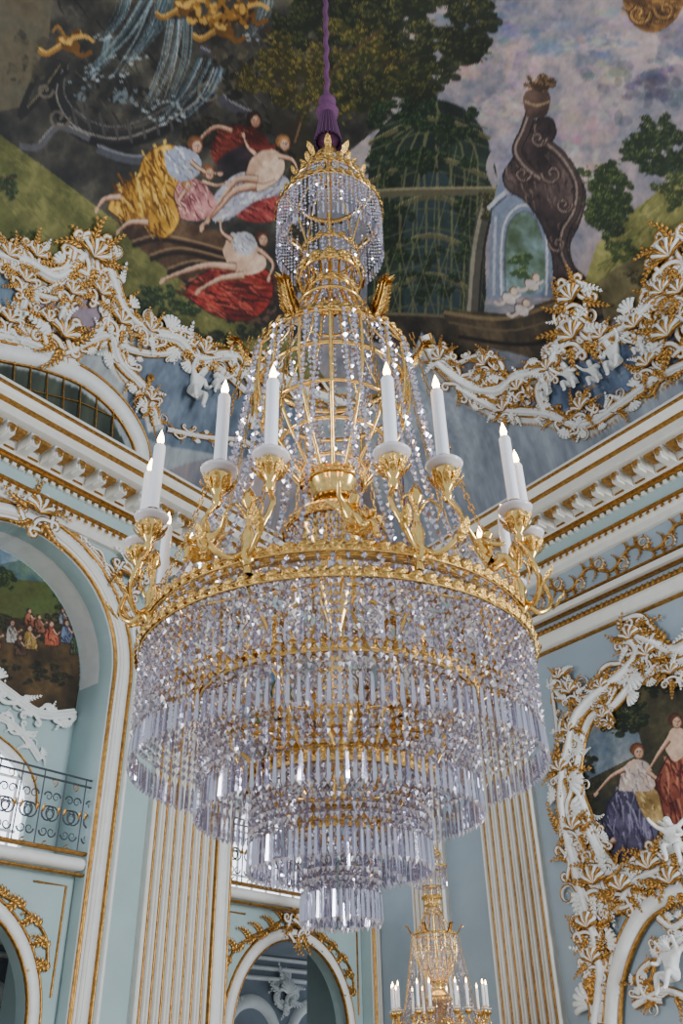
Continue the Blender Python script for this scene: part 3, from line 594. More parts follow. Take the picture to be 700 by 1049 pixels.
# entablature
def prof_wall(mb,side,prof,mi,u0=0.0,u1=UM):
    n=len(prof); cot=1/math.tan(AW)
    vs=[wp(side,u0+ (a*cot if u0==0 else 0),z,a) for a,z in prof]+[wp(side,u1,z,a) for a,z in prof]
    mb.add(vs,[(i,i+1,n+i+1,n+i) for i in range(n-1)],mi)
for sd in 'LR':
    mb=MB()
    prof_wall(mb,sd,[(0,9.12),(.1,9.12),(.1,9.25),(.16,9.3),(.16,9.36)],1); prof_wall(mb,sd,[(.16,9.36),(.2,9.38),(.2,9.42),(.13,9.44)],0)
    prof_wall(mb,sd,[(.13,9.44),(.13,9.72)],2); prof_wall(mb,sd,[(.13,9.72),(.22,9.74),(.22,9.78),(.28,9.79)],0)
    prof_wall(mb,sd,[(.28,9.79),(.3,10.02),(.78,10.04),(.78,10.2)],1); prof_wall(mb,sd,[(.78,10.2),(.84,10.22),(.84,10.26)],0)
    prof_wall(mb,sd,[(.84,10.26),(.9,10.3),(.93,10.36),(.94,10.37)],1); prof_wall(mb,sd,[(.94,10.37),(.97,10.39),(.97,10.42)],0); prof_wall(mb,sd,[(.97,10.42),(.97,10.47),(0,10.5)],1)
    u=.9
    while u<UM:
        slab(mb,sd,[[(u,9.83),(u+.16,9.83),(u+.16,10.03),(u,10.03)]],.28,.66,1); slab(mb,sd,[[(u+.03,9.78),(u+.13,9.78),(u+.13,9.9),(u+.03,9.9)]],.5,.7,1)
        fan(mb,wp(sd,u+.08,10.0,.68),V((0,0,-1)),wn(sd),.2,.045,3,1.0,0)
        slab(mb,sd,[rect(u+.2,u+.38,9.84,9.87),rect(u+.24,u+.34,9.85,9.86)],.28,.31,0); slab(mb,sd,[rect(u+.21,u+.37,9.97,10.035)],.36,.62,0); u+=.42
    u=.4
    while u<UM: slab(mb,sd,[rect(u,u+.07,9.66,9.72)],.13,.2,1); leaf(mb,wp(sd,u+.03,9.36,.17),V((0,0,-1)),wn(sd),.1,.035,0); u+=.14
    if sd=='R':
        for z0,w in ((8.15,.05),(8.33,.02),(8.55,.02)):
            prof_wall(mb,sd,[(0,z0-w),(.08,z0-w),(.12,z0),(.08,z0+w),(0,z0+w)],0)
        u=.6
        while u<UM: leaf(mb,wp(sd,u,8.2,.12),V((0,0,-1)),wn(sd),.11,.04,0); u+=.1
        prof_wall(mb,sd,[(0,7.85),(.06,7.9),(.1,8.05),(.1,8.1)],1); prof_wall(mb,sd,[(.02,8.36),(.1,8.4),(.1,8.5),(.02,8.52)],1); prof_wall(mb,sd,[(0,7.78),(.05,7.8),(.05,7.83)],0)
        u=.6;k=0; q=[]
        while u<UM-1: q.append(wp(sd,u,8.84+.12*(-1)**k,.02)); u+=.45;k+=1
        q=catmull(q,6); sweep(mb,q,[wn(sd)]*len(q),.025,.04,0); UX=V((D[sd][0],D[sd][1],0))
        for i,p in enumerate(q):
            sg=(-1)**(i//6)
            if i%6==3: curl(mb,p,UX,wn(sd),.12,sg,.03,1,rim=0)
            if i%3==1: acanthus(mb,p,V((0,0,sg))+UX,wn(sd),.27,1.3*sg,0,4)
            if i%3==2: acanthus(mb,p,V((0,0,-sg))+UX*.5,wn(sd),.22,-1.3*sg,0,4)
    mb.build("trim_2" if sd=='L' else "trim_3",[M_wgold,M_cream,M_wall],smooth=False)
def pilaster(name,side,u0,u1,par,zt=9.1):
    mb=MB(); slab(mb,side,[rect(u0,u1,0,zt)],0,.12,1); w=u1-u0; k=7
    for i in range(k):
        x=u0+w*(i+.5)/k; path_sweep(mb,side,[(x,.5),(x,zt-1.3)],.12,w/k*.3,-.02,1) 
        for s in (-1,1): path_sweep(mb,side,[(x+s*w/k*.34,.5),(x+s*w/k*.34,zt-1.3)],.12,.028,.045,1)
        path_sweep(mb,side,[(x,.5),(x,zt-1.3)],.122,.022,.02,2)
    for z,a,mi in ((zt-1.2,.05,0),(zt-1.1,.03,1),(zt-.12,.09,1),(zt-.02,.05,0),(.35,.1,1)): path_sweep(mb,side,[(u0-.06,z),(u1+.06,z)],.12,a,.1,mi)
    N=wn(side)
    for row in range(2):
        for i in range(5):
            x=u0+w*(i+.5+(.5*row-.25))/5; acanthus(mb,wp(side,x,zt-1.1+row*.3,.16),V((0,0,1)),N,.45,.2,0 if (i+row)%2 else 1)
    for s,x in ((1,u0+.15),(-1,u1-.15)): curl(mb,wp(side,x,zt-.35,.25),V((0,0,1)),N,.2,s,.05,0)
    return mb.build(name,[M_wgold,M_cream,M_wgold],par)
pilaster("pilaster_1",'L',4.3,5.6,wl); pilaster("pilaster_2",'L',10.7,12.0,wl); pilaster("pilaster_3",'R',3.0,4.2,wr); pilaster("pilaster_4",'R',1.2,2.0,wr)
# ------------------------------------------------------------ left lunette painting
ch=lambda p:wall_uz(p,'L',RD+.03)
A=Canvas(ch,6.0,10.5,5.3,9.1,.012,(120,150,180)); c=A
c.poly([(-60,540),(120,540),(120,740),(-60,740)],(108,138,166),1,.15,(170,180,184)); c.poly([(-60,590),(0,578),(30,572),(60,592),(100,600),(100,740),(-60,740)],(84,112,128),1,.2,(104,126,110)); c.poly([(-60,604),(0,592),(45,596),(100,606),(100,740),(-60,740)],(104,108,60),1,.3,(80,94,52)); c.poly([(-60,640),(0,632),(60,636),(100,644),(100,760),(-60,760)],(70,58,40),1,.3,(96,76,48))
c.foliage(74,618,16,16,24,[(32,42,28),(56,70,40),(74,84,48)],(116,120,72),3.8); c.foliage(0,594,22,9,18,[(44,58,36),(76,92,52),(92,104,56)],(130,136,84),3.2); c.foliage(20,690,60,10,20,[(36,36,26),(62,60,38),(80,74,46)],(104,96,60),3); c.foliage(40,640,60,10,26,[(40,42,30),(66,68,42),(84,80,50)],(110,104,66),3)
for (x,y,s,cl,c2) in ((30,634,.8,(120,60,44),(170,110,80)),(64,632,.7,(90,90,100),(130,134,140)),(52,650,1.1,(124,50,38),(180,104,76)),(68,648,1.,(58,66,98),(112,122,146)),(30,654,1.05,(160,126,64),(204,174,112)),(12,648,1.,(150,144,134),(190,184,174)),(40,640,.8,(90,54,40),(150,100,76)),(-8,654,1.1,(112,50,42),(166,96,76)),(78,660,.95,(70,84,60),(120,134,96)),(20,662,.9,(70,52,44),(110,86,66))):
    b=[(x-6*s,y+10*s),(x-5*s,y-4*s),(x,y-8*s),(x+5*s,y-4*s),(x+8*s,y+10*s)]; c.poly(b,cl,1,.3,c2,True); c.folds(b,1.3,10*s,1.4,[c2,tuple(v*.5 for v in cl)],14); c.outline(b,1,(44,32,26),.7)
    limb([(x+3*s,y-4*s),(x+6*s,y),(x+9*s,y-2*s)],2.2*s); head(x+.5*s,y-10*s,2.7*s,(70,48,36))
c.finish(.82)
def lunette(name,cu,canvas):
    a=np.linspace(cu-1.85,cu+1.85,300); b=np.linspace(6.0,8.85,230); U,Z=np.meshgrid(a,b)
    P=np.stack([C[0]+D['L'][0]*U+NN['L'][0]*(RD+.03),C[1]+D['L'][1]*U+NN['L'][1]*(RD+.03),Z],-1)
    col=canvas.sample(U-cu+8.4,Z); um=(U[:-1,:-1]+U[1:,1:])/2-cu; zm=(Z[:-1,:-1]+Z[1:,1:])/2
    msk=(um**2+np.maximum(zm-7,0)**2)<1.82**2; msk&=zm>6.62+.18*np.cos(um*2.6)
    return grid_obj(name,P,col,M_paint,msk)
for i,cu in enumerate((8.4,2.0)):
    o=lunette("landscape_painting" if i==0 else "landscape_painting.001",cu,A)
    mb=MB(); rocaille(mb,[wp('L',cu+x,6.6+.18*math.cos(x*2.6),RD+.05) for x in (-1.8,-1.2,-.6,0,.6,1.2,1.8)],[wn('L')]*7,.06,300+i,2.,body=0,gold=0)
    mb.build("frame",[M_white,M_wgold],o)
# ------------------------------------------------------------ right framed painting
ch=lambda p:wall_uz(p,'R',.03)
shape=[(596,760),(606,736),(630,722),(652,698),(690,680),(740,672),(790,690),(800,760),(790,860),(740,880),(690,870),(668,892),(640,898),(616,870),(604,838),(592,800)]
UZ=wall_uz(shape,'R',.03)
B=Canvas(ch,UZ[:,0].min()-.1,UZ[:,0].max()+.1,UZ[:,1].min()-.1,UZ[:,1].max()+.1,.01,(66,62,52)); c=B
c.poly([(560,640),(820,640),(820,930),(560,930)],(58,58,46),1,.35,(80,74,54)); c.poly([(590,720),(640,700),(660,770),(600,800)],(102,118,132),1,.2,(138,142,144)); c.foliage(636,732,26,20,26,[(34,42,30),(56,68,40),(78,86,52)],(112,112,70),4.2); c.foliage(690,690,40,18,28,[(34,40,28),(64,70,40),(94,94,54)],(130,124,76),4.4); c.foliage(600,800,14,30,16,[(40,42,30),(66,66,42),(84,80,50)],(112,104,66),3.4)
c.poly([(590,850),(700,830),(760,900),(600,920)],(96,86,62),1,.3,(70,62,46))
sk=[(614,866),(622,826),(640,804),(662,802),(674,826),(672,862),(650,882)]; c.poly(sk,(74,68,92),1,.25,(104,98,122),True); c.folds(sk,1.4,26,2.4,[(42,38,60),(152,146,168),(56,50,76)],80); c.outline(sk,1.3,(36,32,56))
yb=[(650,812),(668,806),(680,824),(676,846),(660,836)]; c.poly(yb,(150,120,72),1,.3,(186,158,108),True); c.folds(yb,1.,12,1.6,[(104,78,44),(210,186,134)],16)
c.poly([(634,810),(638,788),(650,778),(664,782),(670,796),(668,810)],(190,180,174),1,.15,(208,176,156),True); c.folds([(636,812),(642,786),(656,778),(668,792),(668,812)],1.2,12,1.6,[(226,220,212),(130,118,124)],28); head(654,770,6.4,(100,64,42)); limb([(640,788),(626,796),(612,812)],5.2); limb([(664,790),(678,800),(684,788)],5.2); limb([(630,860),(618,870),(610,876)],6.6)
r2=[(672,800),(688,770),(704,764),(724,800),(722,856),(692,866)]; c.poly(r2,(116,54,48),1,.3,(152,92,70),True); c.folds(r2,1.3,26,2.8,[(70,28,30),(188,132,104),(92,40,38)],80); c.outline(r2,1.3,(54,20,20)); c.poly([(680,764),(689,746),(702,749),(705,768),(691,780)],FL,1,.1,FH,True); head(693,739,6.2,(74,48,36)); limb([(685,758),(674,774),(666,788)],5.6)
r3=[(712,770),(750,755),(780,800),(770,860),(730,860)]; c.poly(r3,(70,86,104),1,.3,(104,120,134),True); c.folds(r3,1.3,26,2.8,[(40,56,76),(136,152,166)],50); head(732,742,7,(80,54,40)); c.ell(650,886,9,5,.4,FL); head(662,878,4.6,(120,88,56)); limb([(645,888),(632,896)],4)
c.finish(.9)
a=np.arange(UZ[:,0].min(),UZ[:,0].max(),.012); b=np.arange(UZ[:,1].min(),UZ[:,1].max(),.012); U,Z=np.meshgrid(a,b)
P=np.stack([C[0]+D['R'][0]*U+NN['R'][0]*.03,C[1]+D['R'][1]*U+NN['R'][1]*.03,Z],-1)
uc=(U[:-1,:-1]+U[1:,1:])/2; zc=(Z[:-1,:-1]+Z[1:,1:])/2; ins=np.zeros(uc.shape,bool)
for k in range(len(UZ)):
    x1,y1=UZ[k];x2,y2=UZ[(k+1)%len(UZ)]; ins^=((y1>zc)!=(y2>zc))&(uc<(x2-x1)*(zc-y1)/(y2-y1+1e-9)+x1)
pw=grid_obj("mythological_painting",P,B.sample(U,Z),M_paint,ins)
mb=MB()
def rw(path,w,seed,orn=1.5,step=2.4,n=.05): 
    P,N=on_wall(path,'R',n); rocaille(mb,P,N,w,seed,orn,step)
rw(shape+shape[:1],.075,400,1.7,2.4)
rw([(640,648),(655,668),(640,690),(612,712),(592,735),(585,765),(578,800),(580,840),(590,880),(600,920),(612,960),(618,1000),(612,1049)],.12,401,1.6,1.8)
rw([(640,648),(662,655),(690,668),(720,655),(760,650),(800,668)],.12,402,1.6,1.8)
rw([(572,685),(566,700),(578,716),(596,722)],.05,403,1.8); rw([(565,700),(572,760),(570,800)],.03,404,1.8)
rw([(604,850),(622,890),(634,930),(650,905),(676,892),(700,884),(740,890)],.1,405,1.7,1.9); rw([(590,850),(612,900),(622,940)],.07,406,1.9)
for i,(x,y,s) in enumerate(((648,655,.7),(665,672,.6),(690,690,.5),(586,710,.5),(577,790,.6),(590,850,.6),(612,905,.8),(640,912,.7),(668,890,.7),(605,950,.7),(690,905,.7),(620,735,.4),(575,695,.45),(610,985,.6),(585,750,.5),(618,705,.5))):
    P,N=on_wall([(x,y)],'R',.1); cluster(mb,P[0],N[0],s,500+i,n=6)
ar=[(628,1080),(628,1040),(632,1000),(645,960),(665,930),(700,912),(740,905)]
P,N=on_wall(ar,'R',.06); P=catmull(P,5); sweep(mb,P,[wn('R')]*len(P),.12,.1,1); sweep(mb,P,[wn('R')]*len(P),.03,.05,0,off=.13); sweep(mb,P,[wn('R')]*len(P),.03,.05,0,off=-.13)
for i,pt in enumerate(([(668,985),(655,1000),(662,1020),(680,1025)],[(700,960),(685,975),(672,965)],[(650,1030),(680,1015),(710,1025)],[(675,940),(690,950),(705,940)])): rw(pt,.05,600+i,2.2)
fr=mb.build("gilded_frame",[M_wgold,M_white],pw)
P,N=on_wall([(693,868)],'R',.25); cherub("stucco_putto",P[0],N[0]*1+V((.2,0,-.2)),.75,M_white,fr)
P,N=on_wall([(690,1000)],'R',.2); cherub("stucco_putto_low",P[0],N[0]+V((-.4,0,-.1)),.8,M_white,fr,mirror=True)
# ------------------------------------------------------------ vault stucco
mb=MB()
def rv(path,w,seed,orn=1.5,step=2.4): 
    P,N=on_vault(path,.03); rocaille(mb,P,N,w,seed,orn,step)
rv(LP[0],.12,700,1.4,1.6); rv(LP[1],.09,701,1.6,1.8)
rv([(10,270),(26,300),(18,330),(30,352)],.07,702,1.6); rv([(92,262),(110,310),(100,340),(84,352)],.07,703,1.6); rv([(24,296),(60,306),(100,290)],.05,704,1.6)
rv([(128,326),(118,350),(150,362),(190,362),(225,378),(250,400)],.07,705,1.5); rv([(250,380),(262,410),(258,440)],.07,706,1.5); rv([(170,440),(210,448),(250,452),(270,470)],.05,707,1.6)
rv(RP[0],.12,710,1.4,1.6); rv(RP[1],.09,711,1.6,1.8); rv([(562,378),(552,400),(560,424)],.07,712,1.6); rv([(650,328),(672,345),(676,380)],.07,713,1.6); rv([(690,262),(684,290),(700,320)],.08,714,1.8)
rv([(470,372),(500,362),(516,378),(500,394),(480,384)],.05,715,1.4); rv([(585,300),(580,330),(600,350)],.07,716,1.8)
for i,(x,y,s) in enumerate(((92,262,1.),(60,345,1.),(22,288,.6),(34,262,.6),(120,330,.7),(205,360,.7),(590,305,.9),(592,345,1.),(690,262,1.),(690,345,1.),(500,372,.6),(535,398,.6),(600,420,.7),(655,335,.7),(455,365,.7),(150,410,.6),(245,372,.6),(5,330,.6),(668,375,.7),(5,262,.6),(150,338,.6),(620,345,.6),(565,378,.6),(100,300,.6),(682,300,.7),(70,300,.6),(45,330,.6),(270,392,.6),(520,420,.6),(700,300,.7))):
    P,N=on_vault([(x,y)],.08); cluster(mb,P[0],N[0],s,720+i,n=6)
P,N=on_vault([(-60,345),(0,360),(45,370),(88,388),(122,418),(142,452),(146,480)],.02); P=catmull(P,5);N=[n.normalized() for n in catmull(N,5)]
sweep(mb,P,N,.15,.1,1); sweep(mb,P,N,.025,.05,0,off=.17); sweep(mb,P,N,.025,.05,0,off=-.17)
for k in range(9):
    P,N=on_vault([(-20+k*17,368+k*k*.75),(-24+k*17,470)],.02); sweep(mb,P,N,.01,.03,0)
for y in (398,425,450): P,N=on_vault([(-40,y-8),(20,y),(80,y+14),(125,y+34)],.02); sweep(mb,P,N,.01,.03,0)
st=mb.build("stucco_ornament",[M_wgold,M_white,M_cream],ceil)
for i,(x,y,s,mr) in enumerate(((195,402,1.0,False),(218,395,.7,True),(590,392,.8,False),(635,372,.9,True),(615,388,.7,False),(60,325,.5,True),(565,402,.6,True),(660,358,.6,False))):
    P,N=on_vault([(x,y)],.1); cherub("stucco_putto_%d"%(i+2),P[0],N[0],s,M_white,ceil,mirror=mr)
# ------------------------------------------------------------ CHANDELIER
beads=[]
def bead(x,y,z,r,h): beads.append((x,y,z,r,h,rnd.uniform(0,1.57)))
prisms=[]
def prism(x,y,z,L,r): prisms.append((x,y,z,L,r,rnd.uniform(0,1.57)))
def curtain(R,zt,zb,n,pl,br=.016,sp=.046,ph=0,var=0.):
    for k in range(n):
        a=2*math.pi*(k+ph)/n; x,y=R*math.cos(a),R*math.sin(a); z=zt; zz=zb+pl+(var if k%2 else 0)
        while z>zz: bead(x,y,z,br*rnd.uniform(.85,1.15),sp*.48); z-=sp
        prism(x,y,z+.01,pl,br*.78)
def strand(P,br=.015,sp=.042):
    d=0
    for i in range(len(P)-1):
        L=(P[i+1]-P[i]).length
        while d<L:
            p=P[i].lerp(P[i+1],d/L); bead(p.x,p.y,p.z,br,sp*.5); d+=sp
        d-=L
curtain(1.09,1.95,1.33,150,.16); curtain(1.06,2.1,1.64,90,.14,ph=.5)
curtain(.74,1.73,1.12,112,.17); curtain(.69,1.74,1.36,44,.14,ph=.4)
curtain(.46,1.29,.86,84,.17); curtain(.41,1.3,1.04,34,.14,ph=.5); curtain(.3,1.2,.84,26,.15)
curtain(.195,1.05,.63,44,.17,.014,.044); curtain(.14,1.06,.66,20,.14,.014,.044); curtain(.07,1.0,.62,9,.14,.014,.044)
def pol(R,a,z): return V((R*math.sin(a),-R*math.cos(a),z))   # a=0 faces the hall entrance
g=MB()
def band(R,z,h=.05,nl=None,lh=.04):
    lathe(g,(0,0,0),[(R-.004,z-h/2),(R+.01,z-h/2),(R+.01,z+h/2),(R-.004,z+h/2)],96,0,True)
    nl=nl or int(2*math.pi*R/.075)
    for k in range(nl):
        a=2*math.pi*k/nl; p=pol(R+.012,a,z); T=V((math.cos(a),math.sin(a),0)); N=pol(1,a,0)
        leaf(g,p-T*.02,T+V((0,0,.3)),N,.075,lh*.42,1,.1); leaf(g,p-T*.02,T+V((0,0,-.3)),N,.075,lh*.42,1,.1)
band(1.08,2.13,.045,None,.05); band(1.1,1.98,.04,None,.045); band(.755,1.775,.07,None,.06); band(.475,1.335,.07,None,.06); band(.21,1.08,.05,None,.045)
for R,z in ((1.04,2.13),(.72,1.775),(.45,1.33)): lathe(g,(0,0,0),[(R-.07,z-.008),(R,z-.008),(R,z+.008),(R-.07,z+.008)],72,0,True)
for k in range(8):
    a=math.pi/8+k*math.pi/4; TT=V((math.cos(a),math.sin(a),0))
    tube(g,[pol(.05,a,2.5),pol(.5,a,2.34),pol(1.07,a,2.14)],.014,0); tube(g,[pol(1.06,a,1.98),pol(.9,a,1.88),pol(.74,a,1.78)],.012,0)
    tube(g,catmull([pol(.72,a,1.77),pol(.6,a,1.5),pol(.48,a,1.38),pol(.45,a,1.34)],5),.012,0); tube(g,[pol(.44,a,1.32),pol(.2,a,1.09)],.01,0)
    curl(g,pol(.6,a,1.85),V((0,0,1)),TT,.12,1,.02,1); curl(g,pol(.45,a,1.62),V((0,0,1)),TT,.1,-1,.02,1)
lathe(g,(0,0,0),[(.0,1.2),(.05,1.25),(.03,1.5),(.1,1.6),(.14,1.7),(.06,1.8),(.04,2.2),(.1,2.35),(.14,2.5),(.2,2.7),(.28,2.84),(.29,2.9),(.24,2.98),(.16,3.06),(.15,3.15),(.19,3.24)],32,0)
lathe(g,(0,0,0),[(.02,3.2),(.02,6.8)],10,0)
for R,z,h in ((.3,2.87,.04),(.19,3.24,.05),(.21,3.34,.02),(.52,4.0,.03),(.53,4.3,.06),(.37,3.5,.018),(.47,3.72,.018),(.18,4.98,.04),(.25,4.8,.02)):
    band(R,z,h) if h>=.04 else lathe(g,(0,0,0),[(R-.01,z-h/2),(R+.01,z-h/2),(R+.01,z+h/2),(R-.01,z+h/2)],64,0,True)
nrib=16
for k in range(nrib):
    a=2*math.pi*k/nrib
    tube(g,catmull([pol(.18,a,3.22),pol(.31,a,3.4),pol(.45,a,3.64),pol(.53,a,3.92),pol(.525,a,4.28)],6),.0125,0,6)
    tube(g,catmull([pol(.525,a,4.3),pol(.45,a,4.4),pol(.33,a,4.58),pol(.2,a,4.84),pol(.17,a,5.08),pol(.22,a,5.24)],4),.010,0,5)
for k in range(14):
    a=2*math.pi*k/14; p=pol(.25,a,5.16); N=pol(1,a,0); T=V((math.cos(a),math.sin(a),0))
    for j in range(8):
        b=j*math.pi/4; leaf(g,p,T*math.cos(b)+V((0,0,1))*math.sin(b),N,.055,.018,1,.1)
lathe(g,(0,0,0),[(.23,5.12),(.245,5.12),(.245,5.2),(.23,5.2)],48,0,True)
for k in range(6):   # acanthus palmettes on basket rim
    a=math.pi/3*k+math.pi/6+.06; N=V((math.cos(a),math.sin(a),0)); O=pol(1,a,0)
    sp=catmull([pol(.54,a,4.28),pol(.59,a,4.33),pol(.64,a,4.41),pol(.67,a,4.48),pol(.71,a,4.49)],3)
    tube(g,sp,.012,1,5,.4)
    for i,p in enumerate(sp[:-1]):
        d=(sp[i+1]-p).normalized(); l=.1*(1-.5*i/len(sp))
        for s in (-1,1): leaf(g,p,d*.7+N*s*.7,O*-1,l,.018,1,-.15); leaf(g,p,d*.8+N*s*.3,O*-1,l,.016,0,-.1)
# crown
CZ=-.1
band(.3,6.3+CZ,.045,None,.045); band(.41,6.0+CZ,.05,None,.045); band(.15,6.6+CZ,.035); band(.2,5.42,.03)
for k in range(12):
    a=2*math.pi*k/12
    tube(g,catmull([pol(.03,a,6.78+CZ),pol(.13,a,6.66+CZ),pol(.2,a,6.5+CZ),pol(.3,a,6.32+CZ)],4),.008,0,5); tube(g,[pol(.3,a,6.3+CZ),pol(.41,a,6.02+CZ)],.007,0,5)
    if k%2==0: tube(g,catmull([pol(.41,a,6.0+CZ),pol(.3,a,5.75),pol(.2,a,5.42),pol(.2,a,5.2)],4),.009,0,5)
    leaf(g,pol(.3,a,6.32+CZ),V((0,0,1))+pol(.35,a,0),pol(1,a,0),.1,.025,1,.15)
for k in range(8):
    a=2*math.pi*k/8; leaf(g,pol(.15,a,6.62+CZ),V((0,0,1))+pol(.5,a,0),pol(1,a,0),.13,.03,1,.3)
lathe(g,(0,0,0),[(.0,6.6),(.06,6.64),(.05,6.7),(.07,6.75),(.03,6.8),(.0,6.82)],16,0)
curtain(.415,5.87,5.42,72,.14,.013,.038); curtain(.305,6.17,5.92,48,.11,.012,.036); curtain(.2,5.4,5.14,24,.1); curtain(.15,6.48,6.25,16,.08); curtain(.34,5.9,5.6,24,.12,ph=.5)
for k in range(20):
    a=2*math.pi*k/20; strand(catmull([pol(.17,a,4.92),pol(.26,a,4.66),pol(.4,a,4.42),pol(.49,a,4.28)],4),.013); strand(catmull([pol(.47,a,4.26),pol(.42,a,3.8),pol(.27,a,3.42),pol(.14,a,3.25)],6),.014)
for k in range(12): a=2*math.pi*k/12; strand(catmull([pol(.28,a+.1,4.26),pol(.22,a+.1,3.9),pol(.14,a+.1,3.5),pol(.1,a+.1,3.3)],6),.014)
for k in range(14):
    for o in (-.06,.06):
        a=2*math.pi*(k+.5)/14+o; strand(catmull([pol(.56,a,4.26),pol(.61,a,3.8),pol(.7,a,3.2),pol(.86,a,2.6),pol(1.05,a,2.17)],6),.019,.052)
for k in range(28):
    a=2*math.pi*k/28; strand(catmull([pol(.29,a,2.84),pol(.38,a,2.5),pol(.62,a,2.26),pol(1.04,a,2.14)],5),.017,.048)
    strand(catmull([pol(1.06,a,2.08),pol(.9,a,1.84),pol(.75,a,1.75)],4),.015,.045)
for k in range(20):
    a=2*math.pi*k/20; strand(catmull([pol(.72,a,1.74),pol(.6,a,1.46),pol(.47,a,1.34)],4),.015,.045); strand(catmull([pol(.44,a,1.3),pol(.32,a,1.12),pol(.2,a,1.07)],4),.013,.04)
curtain(.29,2.84,2.45,30,.13); curtain(.6,2.24,1.9,34,.13)
for k in range(8):   # gold chains
    a=math.pi/8+math.pi/4*k; P=[pol(.6,a,4.34).lerp(pol(1.08,a,2.2),t)+V((0,0,-.3*math.sin(math.pi*t))) for t in [i/46 for i in range(47)]]
    for i in range(46):
        d=(P[i+1]-P[i]); s=d.cross(V((0,0,1))).normalized()*.012 if i%2 else d.cross(pol(1,a+1.57,0)).normalized()*.012
        tube(g,[P[i]+s,P[i+1]+s],.005,1,4); tube(g,[P[i]-s,P[i+1]-s],.005,1,4)
# candelabra
cd=MB();fl=MB(); RC=1.16
for k in range(8):
    ac=math.pi/8+math.pi/4*k
    tube(g,[pol(1.07,ac,2.04),pol(1.09,ac,2.44)],.026,0,8,.5); lathe(g,pol(1.08,ac,2.08),[(.02,0),(.05,.04),(.03,.1),(.04,.16),(.02,.22)],12,0); lathe(g,pol(1.09,ac,2.4),[(.015,0),(.042,.04),(.03,.09),(.0,.14)],12,0)
    for s in (-1,1):
        a=ac+s*math.radians(7.3)
        tube(g,catmull([pol(1.08,ac,2.18),pol(1.16,ac+s*.05,2.1),pol(1.23,ac+s*.12,2.18),pol(1.21,a+s*.03,2.32),pol(RC,a,2.44)],6),.015,0,6)
        tube(g,catmull([pol(1.09,ac,2.34),pol(1.12,ac+s*.05,2.43),pol(1.14,ac+s*.09,2.38),pol(1.13,ac+s*.08,2.3)],5),.011,1,5,.4)
        leaf(g,pol(1.23,ac+s*.12,2.14),V((0,0,1))+pol(.4,a,0),pol(1,a,0),.12,.03,1,.3)
        p=pol(RC,a,0)
        lathe(g,p,[(.015,2.42),(.03,2.45),(.02,2.48),(.05,2.52),(.065,2.57),(.07,2.6),(.06,2.61)],16,0)
        for j in range(8):
            b=j*math.pi/4; leaf(g,p+V((.03*math.cos(b),.03*math.sin(b),2.5)),V((.5*math.cos(b),.5*math.sin(b),1)),V((math.cos(b),math.sin(b),0)),.1,.022,1,.2)
        lathe(cd,p,[(.03,2.61),(.09,2.63),(.098,2.645),(.088,2.65),(.04,2.64)],20,1)
        lathe(cd,p,[(.036,2.62),(.037,2.66),(.034,2.67),(.034,3.13),(.028,3.145),(.0,3.148)],16,0)
        lathe(g,p,[(.042,2.655),(.046,2.67),(.042,2.69),(.036,2.69)],14,0)
        lathe(fl,p,[(.006,3.145),(.017,3.165),(.021,3.185),(.014,3.215),(.005,3.245),(0,3.26)],10,0)
# crystal mesh
cm=MB()
for x,y,z,r,h,q in beads:
    cq,sq=math.cos(q)*r,math.sin(q)*r
    cm.add([(x,y,z+h),(x+cq,y+sq,z),(x-sq,y+cq,z),(x-cq,y-sq,z),(x+sq,y-cq,z),(x,y,z-h)],[(0,1,2),(0,2,3),(0,3,4),(0,4,1),(5,2,1),(5,3,2),(5,4,3),(5,1,4)])
for x,y,z,L,r,q in prisms:
    vs=[(x,y,z)]
    for zz,k in ((z-.15*L,.8),(z-.85*L,1.15)):
        for j in range(4): vs.append((x+r*k*math.cos(q+j*1.5708),y+r*k*math.sin(q+j*1.5708),zz))
    vs.append((x,y,z-L)); fs=[]
    for j in range(4): j2=(j+1)%4; fs+= [(0,1+j,1+j2),(1+j,5+j,5+j2,1+j2),(9,5+j2,5+j)]
    cm.add(vs,fs)
print("beads",len(beads),"prisms",len(prisms))
parts=[("frame",g,[M_bronze,M_ormd],True),("crystals",cm,[M_cry],False),("candles",cd,[M_candle,M_pan],True),("flames",fl,[M_flame],True)]
ch1=empty("chandelier",(-.045,4.66,CAMZ)); obs=[]
for n,b,ms,sm in parts: obs.append(b.build(n,ms,ch1,sm))
for k in range(8):
    a=math.pi/4*k+.1; obs.append(cherub("gilt_figure_%d"%k,pol(1.04,a,2.25),pol(1,a+.5,0),.38,M_bronze,ch1,mirror=bool(k%2)))
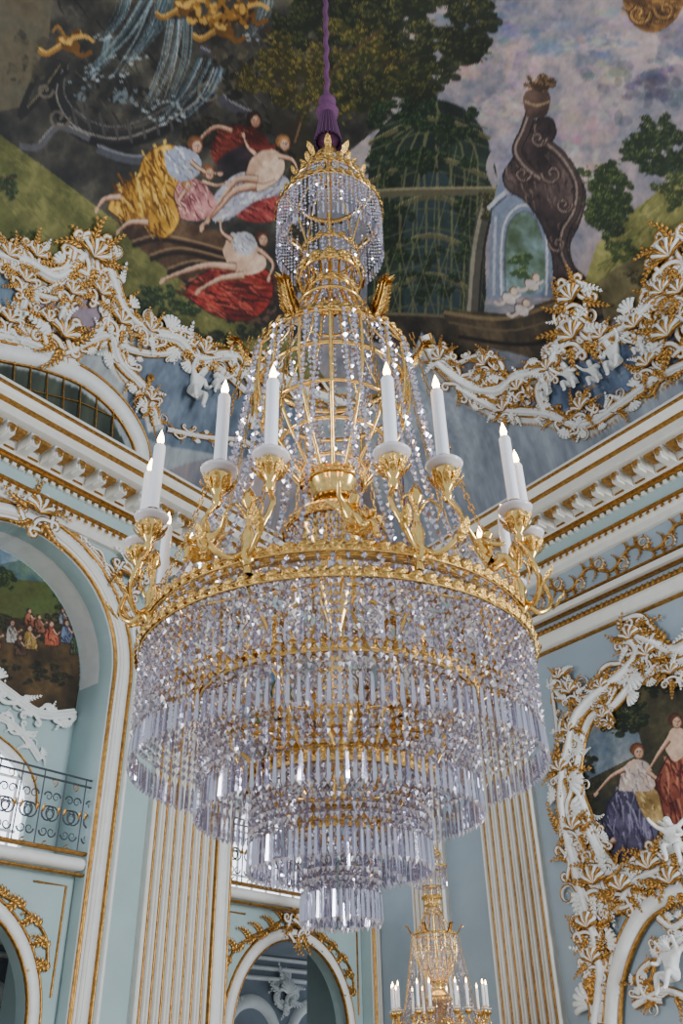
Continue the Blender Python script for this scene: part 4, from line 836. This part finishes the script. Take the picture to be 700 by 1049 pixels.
def tassel(parent,top):
    t=MB(); lathe(t,(0,0,0),[(.012,6.85),(.03,6.86),(.09,6.87),(.1,6.9),(.075,7.12),(.06,7.24),(.095,7.27),(.1,7.31),(.085,7.35),(.05,7.37),(.075,7.42),(.08,7.47),(.045,7.52),(.035,7.56),(.02,7.62)],24,0)
    for j in range(44):
        a=j*math.pi/22; tube(t,[V((.062*math.cos(a),.062*math.sin(a),7.25)),V((.084*math.cos(a),.084*math.sin(a),7.08)),V((.118*math.cos(a),.118*math.sin(a),6.85-.02*(j%2)))],.009,j%2,4)
    P=[V((.008*math.cos(i*.9),.008*math.sin(i*.9),7.5+(top-7.5)*i/160)) for i in range(161)]
    tube(t,P,.024,0,6); return t.build("tassel_cord",[M_purple,M_purd],parent)
tassel(ch1,HW+VA-CAMZ)
ch2=empty("chandelier.001",(1.15,13.35,.92)); S=.55; ch2.scale=(S,S,S)
for o in obs:
    n=o.copy(); n.parent=ch2; bpy.context.scene.collection.objects.link(n)
tassel(ch2,(HW+VA-.92)/S)
for x,y,z in ((-.045,4.66,CAMZ+3.3),(1.15,13.35,.92+S*3.3)):
    l=bpy.data.lights.new("candle_glow",'POINT'); l.energy=22; l.color=(1,.76,.5); l.shadow_soft_size=.4; o=bpy.data.objects.new("candle_glow",l); o.location=(x,y,z); bpy.context.scene.collection.objects.link(o)
# ------------------------------------------------------------ light
w=bpy.data.worlds.new("world"); bpy.context.scene.world=w; w.use_nodes=True; bg=w.node_tree.nodes['Background']; bg.inputs[0].default_value=(.76,.87,1,1); bg.inputs[1].default_value=.85
def area(name,loc,tgt,e,sx,sy,col):
    l=bpy.data.lights.new(name,'AREA'); l.shape='RECTANGLE'; l.size=sx; l.size_y=sy; l.energy=e; l.color=col
    o=bpy.data.objects.new(name,l); o.location=loc; o.rotation_euler=(V(tgt)-V(loc)).to_track_quat('-Z','Y').to_euler(); bpy.context.scene.collection.objects.link(o)
area("daylight_window_west",(13,0,5),(-4,12,6),2700,2.5,7,(.9,.95,1))
area("daylight_window_east",(-13,0,4),(5,12,6),1200,2.5,7,(.9,.95,1))
